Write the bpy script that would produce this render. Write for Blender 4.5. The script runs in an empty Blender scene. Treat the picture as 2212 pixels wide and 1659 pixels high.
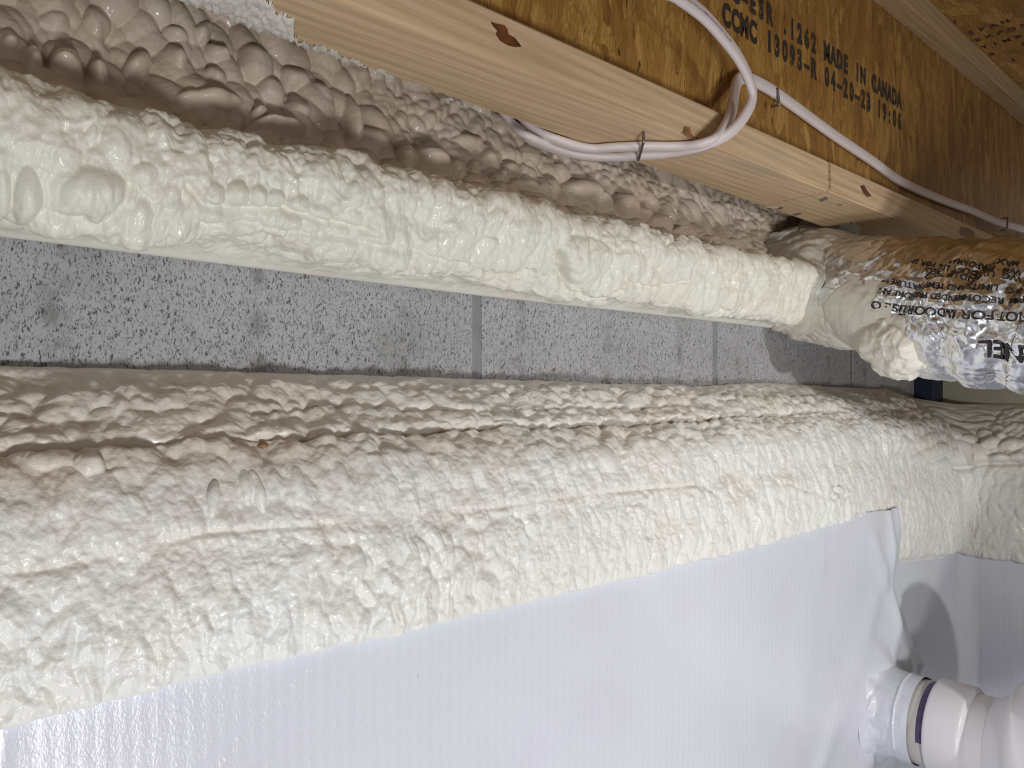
import bpy, bmesh, math, random
import numpy as np
from mathutils import Vector, Matrix

random.seed(7)
C = bpy.context.scene.collection
SC = bpy.context.scene
# ---------------------------------------------------------------- camera, light, exposure
YAW = math.atan2(0.6656, 0.7463)
F = 1600.0; CX = 1106.0; HY = 850.0          # focal length and horizon row in the 2212x1659 frame
cam = bpy.data.cameras.new('camera'); cam.sensor_width = 36.0; cam.lens = 36.0*F/2212.0
cam.shift_y = 20.5/2212.0; cam.clip_start = 0.01
co = bpy.data.objects.new('camera', cam); C.objects.link(co)
co.rotation_euler = (math.pi/2, 0, -YAW); SC.camera = co

w = bpy.data.worlds.new('world'); SC.world = w; w.use_nodes = True
w.node_tree.nodes['Background'].inputs[0].default_value = (1.0, 0.95, 0.90, 1)
w.node_tree.nodes['Background'].inputs[1].default_value = 0.32

def lamp(name, loc, aim, cone, watts, col, size):
    """hand-held work lamp with a soft edged beam"""
    l = bpy.data.lights.new(name, 'SPOT'); l.energy = watts; l.color = col; l.shadow_soft_size = size
    l.spot_size = math.radians(cone); l.spot_blend = 1.0
    o = bpy.data.objects.new(name, l); C.objects.link(o); o.location = loc
    o.rotation_euler = (Vector(aim)-Vector(loc)).to_track_quat('-Z', 'Y').to_euler()
    return o
lamp('work_light', (0.02, -0.50, -0.52), (0.40, 0.5, -0.26), 128, 31.5, (0.98, 0.99, 1.0), 0.085)
lamp('inspection_light', (0.84, -0.53, -0.05), (1.0, 0.5, -0.22), 92, 16.0, (1.0, 0.985, 0.96), 0.012)
SC.view_settings.view_transform = 'Standard'; SC.view_settings.look = 'None'
SC.view_settings.gamma = 1.0; SC.view_settings.use_curve_mapping = False
SC.view_settings.exposure = 0.0

# ---------------------------------------------------------------- frame <-> world
CS, CN = 0.7463, 0.6656                       # right = (CS,-CN), forward = (CN,CS) in (along wall, depth)
def Pd(x, y, d):
    a = (x-CX)/F; Z = d/(CS-CN*a); X = a*Z
    return Vector((CS*X+CN*Z, d, (HY-y)/F*Z))
def Ph(x, y, h):
    Z = F*h/(HY-y); X = (x-CX)/F*Z
    return Vector((CS*X+CN*Z, -CN*X+CS*Z, h))
def to_px(P):
    X = CS*P[..., 0]-CN*P[..., 1]; Z = CN*P[..., 0]+CS*P[..., 1]
    Z = np.maximum(Z, 1e-3)
    return CX+F*X/Z, HY-F*P[..., 2]/Z, Z
def s_of(x, d): return Pd(x, 850, d)[0]

# ---------------------------------------------------------------- noise
def hsh(ix, iy, seed):
    n = (ix.astype(np.int64)*374761393 + iy.astype(np.int64)*668265263 + seed*1274126177) & 0xffffffff
    n = ((n ^ (n >> 13))*1274126177) & 0xffffffff
    n = ((n ^ (n >> 16))*2246822519) & 0xffffffff
    return ((n ^ (n >> 15)) & 0xffffff)/float(0xffffff)
def vn(x, y, seed=0):
    ix = np.floor(x); iy = np.floor(y); fx = x-ix; fy = y-iy
    ux = fx*fx*fx*(fx*(fx*6-15)+10); uy = fy*fy*fy*(fy*(fy*6-15)+10)
    def g(dx, dy):
        a = hsh(ix+dx, iy+dy, seed)*2*np.pi
        return np.cos(a)*(fx-dx)+np.sin(a)*(fy-dy)
    return 1.5*((g(0, 0)*(1-ux)+g(1, 0)*ux)*(1-uy)+(g(0, 1)*(1-ux)+g(1, 1)*ux)*uy)
def fbm(x, y, seed=0, o=4):
    r = 0; a = 1.0
    for i in range(o):
        r = r+a*vn(x, y, seed+i*17); x = x*2.03+5.1; y = y*2.03+1.7; a *= 0.5
    return r
def bubbles(x, y, seed=0, rmin=0.45, jit=0.9, sharp=1.0):
    """overlapping round lumps, creased where they meet; about 0..1"""
    ix = np.floor(x); iy = np.floor(y); best = np.zeros_like(x)
    for dx in (-1, 0, 1):
        for dy in (-1, 0, 1):
            cx = ix+dx; cy = iy+dy
            px = cx+0.5+jit*(hsh(cx, cy, seed)-0.5); py = cy+0.5+jit*(hsh(cx, cy, seed+1)-0.5)
            r = rmin+(1-rmin)*hsh(cx, cy, seed+2)
            d2 = (x-px)**2+(y-py)**2
            h = r*np.sqrt(np.maximum(0, 1-d2/(0.95*r+0.15)**2))
            best = np.maximum(best, h)
    return best
def soft(x, y, seed=0, rmin=0.5, jit=0.85, k=9.0, fl=1.0):
    """rounded lumps that melt into each other; about 0..1"""
    ix = np.floor(x); iy = np.floor(y); acc = np.ones_like(x)
    for dx in (-1, 0, 1):
        for dy in (-1, 0, 1):
            cx = ix+dx; cy = iy+dy
            px = cx+0.5+jit*(hsh(cx, cy, seed)-0.5); py = cy+0.5+jit*(hsh(cx, cy, seed+1)-0.5)
            r = rmin+(1-rmin)*hsh(cx, cy, seed+2)
            d2 = ((x-px)**2+(y-py)**2)/(0.85*r+0.15)**2
            acc += np.exp(k*r*np.maximum(-0.6, 1-d2))-np.exp(-0.6*k*r)
    return np.log(acc)/k
def sm(a, b, x):
    t = np.clip((x-a)/(b-a), 0, 1); return t*t*(3-2*t)

# ---------------------------------------------------------------- object helpers
def tag(o, label=None, cat=None, group=None, kind=None):
    if label: o['label'] = label
    if cat: o['category'] = cat
    if group: o['group'] = group
    if kind: o['kind'] = kind
    return o
def link(name, me, mat, parent=None, smooth=True):
    o = bpy.data.objects.new(name, me); C.objects.link(o)
    if mat: me.materials.append(mat)
    if smooth: me.polygons.foreach_set('use_smooth', [True]*len(me.polygons))
    if parent: o.parent = parent; o.matrix_parent_inverse = parent.matrix_world.inverted() if False else Matrix.Translation(-parent.location)
    return o
def empty(name, loc):
    o = bpy.data.objects.new(name, None); C.objects.link(o); o.location = loc; o.empty_display_size = 0.05
    return o
def grid_mesh(name, P, attrs=None, close_v=False, uv=None, flip=False):
    nu, nv = P.shape[:2]
    me = bpy.data.meshes.new(name)
    idx = np.arange(nu*nv).reshape(nu, nv)
    if close_v: a = idx; b = np.roll(idx, -1, 1); a0, b0, a1, b1 = a[:-1], b[:-1], a[1:], b[1:]
    else: a0, b0, a1, b1 = idx[:-1, :-1], idx[:-1, 1:], idx[1:, :-1], idx[1:, 1:]
    q = np.stack([a0, a1, b1, b0] if not flip else [a0, b0, b1, a1], -1).reshape(-1, 4)
    me.vertices.add(nu*nv); me.vertices.foreach_set('co', P.reshape(-1).astype(np.float32))
    me.loops.add(q.size); me.loops.foreach_set('vertex_index', q.reshape(-1).astype(np.int32))
    me.polygons.add(len(q)); me.polygons.foreach_set('loop_start', np.arange(0, q.size, 4, dtype=np.int32))
    try: me.polygons.foreach_set('loop_total', np.full(len(q), 4, dtype=np.int32))
    except Exception: pass
    me.update(calc_edges=True)
    for k, v in (attrs or {}).items():
        at = me.attributes.new(k, 'FLOAT', 'POINT'); at.data.foreach_set('value', v.reshape(-1).astype(np.float32))
    if uv is not None:
        at = me.attributes.new('suv', 'FLOAT_VECTOR', 'POINT')
        vv = np.zeros((nu*nv, 3), np.float32); vv[:, :2] = uv.reshape(-1, 2); at.data.foreach_set('vector', vv.reshape(-1))
    return me
def box_bm(bm, lo, hi, bevel=0.0):
    r = bmesh.ops.create_cube(bm, size=1.0)
    for v in r['verts']:
        v.co = Vector([(lo[i]+hi[i])/2+v.co[i]*(hi[i]-lo[i]) for i in range(3)])
    if bevel:
        es = list({e for v in r['verts'] for e in v.link_edges})
        bmesh.ops.bevel(bm, geom=es, offset=bevel, segments=2, affect='EDGES', profile=0.6)
def bm_obj(name, bm, mat, parent=None, smooth=False):
    me = bpy.data.meshes.new(name); bm.to_mesh(me); bm.free()
    return link(name, me, mat, parent, smooth)
def normals(P, flip=False):
    n = np.cross(np.gradient(P, axis=0), np.gradient(P, axis=1))
    n /= np.maximum(np.linalg.norm(n, axis=-1, keepdims=True), 1e-12)
    return -n if flip else n
def spline(ctrl, n):
    """Catmull-Rom through rows of ctrl (k,m), n samples even in arc length"""
    c = np.asarray(ctrl, float); k = len(c)
    e = np.vstack([2*c[0]-c[1], c, 2*c[-1]-c[-2]])
    t = np.linspace(0, k-1-1e-9, 40*k); i = np.floor(t).astype(int); f = (t-i)[:, None]
    p0, p1, p2, p3 = e[i], e[i+1], e[i+2], e[i+3]
    q = 0.5*((2*p1)+(-p0+p2)*f+(2*p0-5*p1+4*p2-p3)*f**2+(-p0+3*p1-3*p2+p3)*f**3)
    L = np.concatenate([[0], np.cumsum(np.linalg.norm(np.diff(q, axis=0), axis=1))])
    u = np.linspace(0, L[-1], n)
    return np.stack([np.interp(u, L, q[:, j]) for j in range(c.shape[1])], 1)

# ---------------------------------------------------------------- materials
class NT:
    def __init__(s, name):
        s.m = bpy.data.materials.new(name); s.m.use_nodes = True; s.t = s.m.node_tree
        s.b = s.t.nodes['Principled BSDF']
    def n(s, typ, **kw):
        nd = s.t.nodes.new(typ)
        for k, v in kw.items():
            if k in nd.inputs.keys() if isinstance(k, str) else False: nd.inputs[k].default_value = v
            else: setattr(nd, k, v)
        return nd
    def l(s, a, b): s.t.links.new(a, b)
    def set(s, **kw):
        for k, v in kw.items(): s.b.inputs[k.replace('_', ' ')].default_value = v
    def co(s, scale=(1, 1, 1), rot=(0, 0, 0), kind='Object', attr=None):
        if attr: src = s.n('ShaderNodeAttribute', attribute_name=attr).outputs['Vector']
        else: src = s.n('ShaderNodeTexCoord').outputs[kind]
        mp = s.n('ShaderNodeMapping'); mp.inputs['Scale'].default_value = scale; mp.inputs['Rotation'].default_value = rot
        s.l(src, mp.inputs['Vector']); return mp.outputs[0]
    def noise(s, vec, scale, detail=3, rough=0.5, dist=0.0):
        nd = s.n('ShaderNodeTexNoise'); nd.inputs['Scale'].default_value = scale; nd.inputs['Detail'].default_value = detail
        nd.inputs['Roughness'].default_value = rough; nd.inputs['Distortion'].default_value = dist
        s.l(vec, nd.inputs['Vector']); return nd.outputs['Fac']
    def vor(s, vec, scale, feature='F1', out='Distance', rnd=1.0):
        nd = s.n('ShaderNodeTexVoronoi', feature=feature); nd.inputs['Scale'].default_value = scale
        nd.inputs['Randomness'].default_value = rnd
        s.l(vec, nd.inputs['Vector']); return nd.outputs[out]
    def ramp(s, fac, stops, interp='LINEAR'):
        r = s.n('ShaderNodeValToRGB'); cr = r.color_ramp; cr.interpolation = interp
        while len(cr.elements) < len(stops): cr.elements.new(0.5)
        for e, (p, c) in zip(cr.elements, stops):
            e.position = p; e.color = (c[0], c[1], c[2], 1) if not isinstance(c, (int, float)) else (c, c, c, 1)
        s.l(fac, r.inputs[0]); return r.outputs[0]
    def mix(s, fac, a, b, mode='MIX'):
        m = s.n('ShaderNodeMix', data_type='RGBA', blend_type=mode)
        for sock, v in ((m.inputs[0], fac), (m.inputs[6], a), (m.inputs[7], b)):
            if isinstance(v, (int, float)): sock.default_value = v
            elif isinstance(v, tuple): sock.default_value = (*v, 1)
            else: s.l(v, sock)
        return m.outputs[2]
    def math(s, op, a, b=None, c=None):
        m = s.n('ShaderNodeMath', operation=op)
        for i, v in enumerate((a, b, c)):
            if v is None: continue
            if isinstance(v, (int, float)): m.inputs[i].default_value = v
            else: s.l(v, m.inputs[i])
        return m.outputs[0]
    def bump(s, h, strength=0.3, dist=0.001, prev=None):
        b = s.n('ShaderNodeBump'); b.inputs['Strength'].default_value = strength; b.inputs['Distance'].default_value = dist
        s.l(h, b.inputs['Height'])
        if prev: s.l(prev, b.inputs['Normal'])
        return b.outputs[0]
    def attr(s, name): return s.n('ShaderNodeAttribute', attribute_name=name).outputs['Fac']
    def color(s, c): s.l(c, s.b.inputs['Base Color'])
    def normal(s, n): s.l(n, s.b.inputs['Normal'])

def mat_foam(name, base, warm, dark, rough=0.42):
    t = NT(name); v = t.co()
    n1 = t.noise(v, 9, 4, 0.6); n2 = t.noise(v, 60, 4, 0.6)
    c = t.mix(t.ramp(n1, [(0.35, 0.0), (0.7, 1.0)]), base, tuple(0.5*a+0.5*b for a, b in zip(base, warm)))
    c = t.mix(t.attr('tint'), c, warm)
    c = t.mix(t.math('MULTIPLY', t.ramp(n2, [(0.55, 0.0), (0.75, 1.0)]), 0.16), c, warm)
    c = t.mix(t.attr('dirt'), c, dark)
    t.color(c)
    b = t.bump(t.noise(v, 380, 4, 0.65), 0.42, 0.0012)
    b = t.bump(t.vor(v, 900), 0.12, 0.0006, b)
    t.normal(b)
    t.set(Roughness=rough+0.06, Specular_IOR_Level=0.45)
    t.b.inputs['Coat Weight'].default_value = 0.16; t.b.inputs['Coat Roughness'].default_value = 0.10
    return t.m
FOAM_UP = mat_foam('foam_sill', (0.81, 0.81, 0.725), (0.74, 0.67, 0.58), (0.25, 0.13, 0.06))
FOAM_LOW = mat_foam('foam_wall', (0.815, 0.825, 0.795), (0.75, 0.675, 0.595), (0.22, 0.10, 0.04), 0.38)
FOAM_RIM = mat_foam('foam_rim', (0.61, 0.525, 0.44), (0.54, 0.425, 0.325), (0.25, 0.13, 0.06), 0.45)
FOAM_COL = mat_foam('foam_duct', (0.78, 0.77, 0.70), (0.71, 0.65, 0.57), (0.25, 0.15, 0.08), 0.5)
FOAM_OVER = mat_foam('foam_overspray', (0.72, 0.70, 0.66), (0.66, 0.62, 0.55), (0.3, 0.2, 0.1), 0.6)

def mat_block():
    t = NT('concrete_block'); v = t.co(); vs = t.co((1, 1, 0.45))
    c = t.ramp(t.noise(v, 6, 5, 0.6), [(0.3, (0.385, 0.385, 0.395)), (0.7, (0.47, 0.47, 0.485))])
    c = t.mix(t.ramp(t.noise(vs, 230, 4, 0.65), [(0.36, 0.55), (0.48, 0.0)]), c, (0.28, 0.28, 0.285))
    pits = t.ramp(t.noise(vs, 560, 3, 0.6), [(0.33, 1.0), (0.385, 0.0)])
    c = t.mix(t.math('MULTIPLY', pits, 0.8), c, (0.07, 0.07, 0.075))
    c = t.mix(t.ramp(t.noise(vs, 1100, 2, 0.5), [(0.36, 0.75), (0.44, 0.0)]), c, (0.12, 0.12, 0.125))
    lt = t.ramp(t.noise(v, 500, 2), [(0.66, 0.0), (0.75, 1.0)])
    c = t.mix(t.math('MULTIPLY', lt, 0.5), c, (0.62, 0.62, 0.62))
    blot = t.ramp(t.noise(v, 14, 3), [(0.58, 0.0), (0.78, 1.0)])
    c = t.mix(t.math('MULTIPLY', blot, 0.45), c, (0.20, 0.20, 0.18))
    # fine vertical score lines on the block face
    sx = t.n('ShaderNodeSeparateXYZ'); t.l(t.co(), sx.inputs[0])
    wob = t.math('ADD', sx.outputs[0], t.math('MULTIPLY', t.noise(v, 40, 2), 0.006))
    ln = t.math('PINGPONG', t.math('ADD', wob, 0.035), 0.068)
    lf = t.math('MULTIPLY', t.ramp(ln, [(0.0, 1.0), (0.012, 0.0)]), t.ramp(t.noise(v, 55, 2), [(0.45, 0.0), (0.65, 0.6)]))
    c = t.mix(lf, c, (0.14, 0.14, 0.13))
    t.color(c)
    b = t.bump(t.noise(vs, 240, 5, 0.7), 0.6, 0.0018)
    b = t.bump(t.math('SUBTRACT', 1.0, pits), 0.8, 0.0012, b)
    t.normal(b); t.set(Roughness=0.92, Specular_IOR_Level=0.2); return t.m
def mat_plain(name, col, rough=0.6, nscale=40, var=0.12, bump=0.0, bscale=200, metal=0.0, spec=0.5):
    t = NT(name); v = t.co()
    t.color(t.ramp(t.noise(v, nscale, 4), [(0.3, tuple(x*(1-var) for x in col)), (0.7, tuple(min(1, x*(1+var)) for x in col))]))
    if bump: t.normal(t.bump(t.noise(v, bscale, 4), bump, 0.001))
    t.set(Roughness=rough, Metallic=metal, Specular_IOR_Level=spec); return t.m
def mat_pine(name='pine', a=(0.66, 0.49, 0.315), b=(0.50, 0.33, 0.175)):
    t = NT(name)
    v = t.co((1.2, 26, 26)); v2 = t.co((4, 120, 120)); vf = t.co((30, 300, 300))
    wv = t.n('ShaderNodeTexWave', wave_type='BANDS', bands_direction='DIAGONAL'); wv.inputs['Scale'].default_value = 2.1
    wv.inputs['Distortion'].default_value = 5.0; wv.inputs['Detail'].default_value = 3; wv.inputs['Detail Scale'].default_value = 0.6
    t.l(v, wv.inputs['Vector'])
    c = t.mix(t.ramp(wv.outputs['Fac'], [(0.1, 0.0), (0.9, 0.38)]), a, b)
    c = t.mix(t.math('MULTIPLY', t.ramp(t.noise(v2, 1.5, 4), [(0.45, 0.0), (0.7, 1.0)]), 0.5), c, tuple(x*0.72 for x in b))
    c = t.mix(t.ramp(t.noise(vf, 1, 2), [(0.62, 0.0), (0.8, 0.5)]), c, (0.70, 0.60, 0.45))
    gl = t.ramp(t.noise(t.co((3, 10, 10)), 2.2, 4), [(0.6, 0.0), (0.8, 0.55)])
    c = t.mix(gl, c, (0.40, 0.36, 0.28))
    t.color(c); t.normal(t.bump(t.noise(v2, 2, 4), 0.25, 0.0008)); t.set(Roughness=0.62, Specular_IOR_Level=0.35); return t.m
def mat_osb(name, scl=(42, 42, 9), lighten=1.0, rot=(0, 0, 0)):
    t = NT(name)
    def m(c): return tuple(x*lighten for x in c)
    base = t.co()
    warp = t.n('ShaderNodeTexNoise'); warp.inputs['Scale'].default_value = 9; warp.inputs['Detail'].default_value = 3
    t.l(base, warp.inputs['Vector'])
    ad = t.n('ShaderNodeVectorMath', operation='MULTIPLY_ADD'); t.l(warp.outputs['Color'], ad.inputs[0])
    ad.inputs[1].default_value = (0.05, 0.05, 0.05); t.l(base, ad.inputs[2])
    def lay(scale, r, sc):
        mp = t.n('ShaderNodeMapping'); mp.inputs['Scale'].default_value = scale; mp.inputs['Rotation'].default_value = r
        t.l(ad.outputs[0], mp.inputs[0])
        vo = t.n('ShaderNodeTexVoronoi', feature='F1'); vo.inputs['Scale'].default_value = sc; t.l(mp.outputs[0], vo.inputs['Vector'])
        ve = t.n('ShaderNodeTexVoronoi', feature='DISTANCE_TO_EDGE'); ve.inputs['Scale'].default_value = sc; t.l(mp.outputs[0], ve.inputs['Vector'])
        sp = t.n('ShaderNodeSeparateColor'); t.l(vo.outputs['Color'], sp.inputs[0])
        return sp.outputs[0], sp.outputs[1], ve.outputs['Distance'], mp.outputs[0]
    a = lay(scl, rot, 1.0); b = lay(tuple(x*1.25 for x in scl), tuple(x+0.5 for x in rot) if any(rot) else (0, 0.5, 0), 1.0)
    stops = [(0.0, m((0.31, 0.145, 0.035))), (0.15, m((0.37, 0.19, 0.048))), (0.6, m((0.48, 0.26, 0.062))), (1.0, m((0.64, 0.385, 0.112)))]
    c1 = t.ramp(a[0], stops); c2 = t.ramp(b[0], stops)
    c = t.mix(t.ramp(t.noise(base, 12, 3), [(0.45, 0.0), (0.52, 1.0)]), c1, c2)
    gm = t.n('ShaderNodeMapping'); gm.inputs['Scale'].default_value = tuple(x*9 if x > 20 else x*1.5 for x in scl); gm.inputs['Rotation'].default_value = rot
    t.l(ad.outputs[0], gm.inputs[0])
    g = t.noise(gm.outputs[0], 1.0, 4, 0.6)
    c = t.mix(t.math('MULTIPLY', t.ramp(g, [(0.40, 1.0), (0.60, 0.0)]), 0.55), c, m((0.22, 0.10, 0.022)))
    c = t.mix(t.math('MULTIPLY', t.ramp(a[2], [(0.0, 1.0), (0.035, 0.0)]), 0.45), c, m((0.15, 0.065, 0.015)))
    fm = t.n('ShaderNodeMapping'); fm.inputs['Scale'].default_value = tuple(x*2.2 for x in scl); fm.inputs['Rotation'].default_value = rot
    t.l(ad.outputs[0], fm.inputs[0])
    fl = t.ramp(t.noise(fm.outputs[0], 1.0, 2), [(0.27, 1.0), (0.32, 0.0)])
    c = t.mix(t.math('MULTIPLY', fl, 0.85), c, (0.055, 0.022, 0.008))
    t.color(c)
    h = t.math('ADD', t.math('MULTIPLY', a[1], 0.5), t.math('MULTIPLY', g, 0.6))
    t.normal(t.bump(h, 0.5, 0.0015)); t.set(Roughness=0.5, Specular_IOR_Level=0.4); return t.m
def mat_liner():
    t = NT('white_liner'); v = t.co(attr='suv')
    n = t.noise(v, 4.5, 3, 0.5)
    c = t.ramp(n, [(0.3, (0.665, 0.665, 0.765)), (0.5, (0.69, 0.715, 0.79)), (0.7, (0.655, 0.715, 0.765))])
    # dark specks along the glued top edge
    sx = t.n('ShaderNodeSeparateXYZ'); t.l(v, sx.inputs[0])
    nearedge = t.ramp(sx.outputs[1], [(0.02, 1.0), (0.075, 0.0)])
    sp = t.ramp(t.noise(v, 190, 2, 0.5), [(0.735, 0.0), (0.76, 1.0)])
    sp2 = t.ramp(t.noise(v, 16, 2), [(0.55, 0.0), (0.62, 1.0)])
    c = t.mix(t.math('MULTIPLY', t.math('MULTIPLY', sp, sp2), nearedge), c, (0.08, 0.09, 0.11))
    t.color(c)
    wv = t.n('ShaderNodeTexWave', wave_type='BANDS', bands_direction='X', wave_profile='SIN'); wv.inputs['Scale'].default_value = 3.14159*2/ (2*3.14159*0.0033)/20*2.2
    wv.inputs['Distortion'].default_value = 0.6; wv.inputs['Detail'].default_value = 2; wv.inputs['Detail Scale'].default_value = 2
    t.l(v, wv.inputs['Vector'])
    b = t.bump(wv.outputs['Fac'], 0.33, 0.0004)
    vm = t.co((1, 0.5, 1), attr='suv')
    b = t.bump(t.noise(vm, 520, 2, 0.6), 0.65, 0.0006, b)
    b = t.bump(t.noise(v, 30, 3, 0.5), 0.2, 0.002, b)
    t.normal(b); t.set(Roughness=0.33, Specular_IOR_Level=0.5)
    t.b.inputs['Coat Weight'].default_value = 0.45; t.b.inputs['Coat Roughness'].default_value = 0.08
    return t.m
def mat_foil():
    t = NT('foil_jacket'); v = t.co(attr='suv')
    os_ = t.attr('spray')
    c = t.mix(os_, (0.84, 0.85, 0.88), (0.74, 0.73, 0.68)); t.color(c)
    t.l(t.math('SUBTRACT', 1.0, t.math('MULTIPLY', os_, 1.0)), t.b.inputs['Metallic'])
    t.l(t.math('ADD', 0.18, t.math('MULTIPLY', os_, 0.45)), t.b.inputs['Roughness'])
    b = t.bump(t.vor(t.co((1.0, 0.45, 1), attr='suv'), 75, 'F1'), 0.5, 0.004)
    b = t.bump(t.noise(t.co((1, 0.35, 1), attr='suv'), 150, 4, 0.6, 1.2), 0.35, 0.0015, b)
    t.normal(b); return t.m
BLOCK = mat_block()
MORTAR = mat_plain('mortar', (0.25, 0.25, 0.26), 0.95, 30, 0.15, 0.6, 500, spec=0.2)
PINE = mat_pine(); PINE2 = mat_pine('pine_upper', (0.53, 0.38, 0.22), (0.40, 0.26, 0.13))
OSB = mat_osb('osb_web', (68, 68, 12), 0.84); OSB_C = mat_osb('osb_subfloor', (9, 44, 44), 0.95, (0, 0, 0.25))
LINER = mat_liner(); FOIL = mat_foil()
PVC = mat_plain('white_pvc', (0.74, 0.71, 0.745), 0.33, 20, 0.03, 0.03, 60)
PVC_B = mat_plain('pipe_band', (0.56, 0.54, 0.51), 0.45, 60, 0.06)
PURPLE = mat_plain('purple_primer', (0.075, 0.045, 0.13), 0.4, 80, 0.3)
STAIN = mat_plain('tan_smear', (0.62, 0.47, 0.33), 0.5, 90, 0.25)
INK = mat_plain('black_ink', (0.035, 0.024, 0.018), 0.75, 300, 0.5)
INK_D = mat_plain('duct_ink', (0.025, 0.022, 0.022), 0.5, 300, 0.2)
INK_G = mat_plain('cable_ink', (0.16, 0.15, 0.16), 0.6, 300, 0.2)
INK_B = mat_plain('faded_ink', (0.05, 0.022, 0.012), 0.8, 300, 0.4)
KNOT = mat_plain('knot_wood', (0.13, 0.045, 0.015), 0.5, 160, 0.55)
KNOT2 = mat_plain('pale_knot', (0.26, 0.135, 0.05), 0.6, 120, 0.4)
CABLE = mat_plain('white_cable_jacket', (0.74, 0.66, 0.66), 0.42, 25, 0.04, 0.08, 120)
STEEL = mat_plain('staple_steel', (0.30, 0.29, 0.29), 0.35, 60, 0.2, metal=1.0)
BLUE = mat_plain('navy_plastic', (0.012, 0.018, 0.05), 0.5, 60, 0.3)
RUST = mat_plain('brown_board', (0.05, 0.03, 0.025), 0.8, 60, 0.3)
FLOORM = mat_plain('ground_liner', (0.62, 0.63, 0.67), 0.5, 6, 0.08, 0.2, 20)
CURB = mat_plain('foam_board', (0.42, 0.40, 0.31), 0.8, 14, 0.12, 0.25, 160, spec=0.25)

# ================================================================ SETTING
WD = 0.556                       # depth of the block face
bm = bmesh.new(); box_bm(bm, (-1.2, WD+0.0016, -0.75), (1.62, WD+0.14, 0.16))
wall = tag(bm_obj('wall_back', bm, MORTAR), 'grey concrete block foundation wall behind the spray foam', kind='structure')
joints = [-0.775, -0.365, 0.045, 0.455, 0.860, 1.268, 1.62]
joints = [j for j in (-0.775, -0.367, 0.042, 0.451, 0.859, 1.271, 1.60)]
for k in range(len(joints)-1):
    bm = bmesh.new()
    box_bm(bm, (joints[k]+0.0055, WD, -0.092), (joints[k+1]-0.0055, WD+0.09, 0.104), 0.0015)
    bm_obj('concrete_block', bm, BLOCK, wall)
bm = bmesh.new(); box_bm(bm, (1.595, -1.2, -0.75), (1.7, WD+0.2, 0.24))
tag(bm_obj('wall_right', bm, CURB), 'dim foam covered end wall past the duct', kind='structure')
bm = bmesh.new(); box_bm(bm, (-2.6, -2.6, -0.80), (1.75, 0.75, -0.75))
tag(bm_obj('floor', bm, FLOORM), 'white ground liner of the crawl space', kind='structure')
bm = bmesh.new(); box_bm(bm, (-1.3, -1.6, 0.606), (2.7, 0.75, 0.624))
ceil = tag(bm_obj('ceiling', bm, OSB_C), 'oriented strand board subfloor overhead', kind='structure')

# ================================================================ SPRAY FOAM
def path_xy(q, o, r=0.13, sc=1.594):
    """point at path length q, offset o out from the wall; turns the inside corner"""
    s0 = sc-r; L = r*np.pi/2
    a = np.clip((q-s0)/r, 0, np.pi/2)
    x = np.where(q < s0, q, np.where(q < s0+L, s0+(r-o)*np.sin(a), sc-o))
    y = np.where(q < s0, WD-o, np.where(q < s0+L, WD-r+(r-o)*np.cos(a), WD-r-(q-s0-L)))
    return x, y
def foam_base(qs, keys, nt):
    """keys: list of (q, [(o,h)...]) -> P (nq,nt,3), arc length v"""
    kq = np.array([k[0] for k in keys]); prof = np.stack([spline(k[1], nt) for k in keys])   # (k,nt,2)
    out = np.empty((len(qs), nt, 2))
    for j in range(nt):
        for c in range(2): out[:, j, c] = np.interp(qs, kq, prof[:, j, c])
    x, y = path_xy(qs[:, None]+np.zeros((1, nt)), out[..., 0])
    P = np.stack([x, y, out[..., 1]], -1)
    v = np.concatenate([np.zeros((len(qs), 1)), np.cumsum(np.linalg.norm(np.diff(out, axis=1), axis=2), 1)], 1)
    return P, v
class Surf:
    def __init__(s, P, q, v):
        s.P = P; s.q = q[:, None]+np.zeros_like(v); s.v = v; s.px, s.py, s.Z = to_px(P)
        s.N = normals(P)
        # outward = towards the camera side
        m = np.sum(s.N*(-P), -1).mean()
        if m < 0: s.N = -s.N
    def raise_(s, h):
        s.px, s.py, _z = to_px(s.P+s.N*h)
    def find(s, x, y):
        d2 = (s.px-x)**2+(s.py-y)**2; i = np.unravel_index(np.argmin(d2), d2.shape); return i
    def blob(s, D, x, y, rx, ry, ang=0, H=0.01, p=0.5, add=0.25):
        i = s.find(x, y); Z = s.Z[i]; d = max(0.3, abs(CS*Z-CN*(x-CX)/F*Z)) if s.P[i][0] < 1.45 else s.P[i][0]
        du = (s.q-s.q[i])*F*d/Z**2; dv = -(s.v-s.v[i])*F/Z*s.vs     # back to frame-sized units, y down
        a = math.radians(ang); X = du*math.cos(a)+dv*math.sin(a); Y = -du*math.sin(a)+dv*math.cos(a)
        m_ = 0.5*(rx+ry); r2 = (X/rx)**2+(Y/ry)**2+0.22*vn(X/m_*1.1+x, Y/m_*1.1+y, 77)
        cap = H*np.clip(1-r2, 0, 1.25)**p
        return np.maximum(D, np.where(r2 < 1, D*add+cap, -1))
    def dist_line(s, pts, step=3):
        """distance (m) of every vertex to a line drawn through frame points on the surface"""
        best = np.full(s.q.shape, 1e3)
        for (x0, y0), (x1, y1) in zip(pts[:-1], pts[1:]):
            i0 = s.find(x0, y0); i1 = s.find(x1, y1)
            a = np.array([s.q[i0], s.v[i0]]); b = np.array([s.q[i1], s.v[i1]]); ab = b-a; L2 = max(1e-9, ab@ab)
            t = np.clip(((s.q-a[0])*ab[0]+(s.v-a[1])*ab[1])/L2, 0, 1)
            best = np.minimum(best, np.hypot(s.q-a[0]-t*ab[0], s.v-a[1]-t*ab[1]))
        return best
def q_samples(x0, x1, d, n): return np.array([s_of(x, d) for x in np.linspace(x0, x1, n)])

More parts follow.
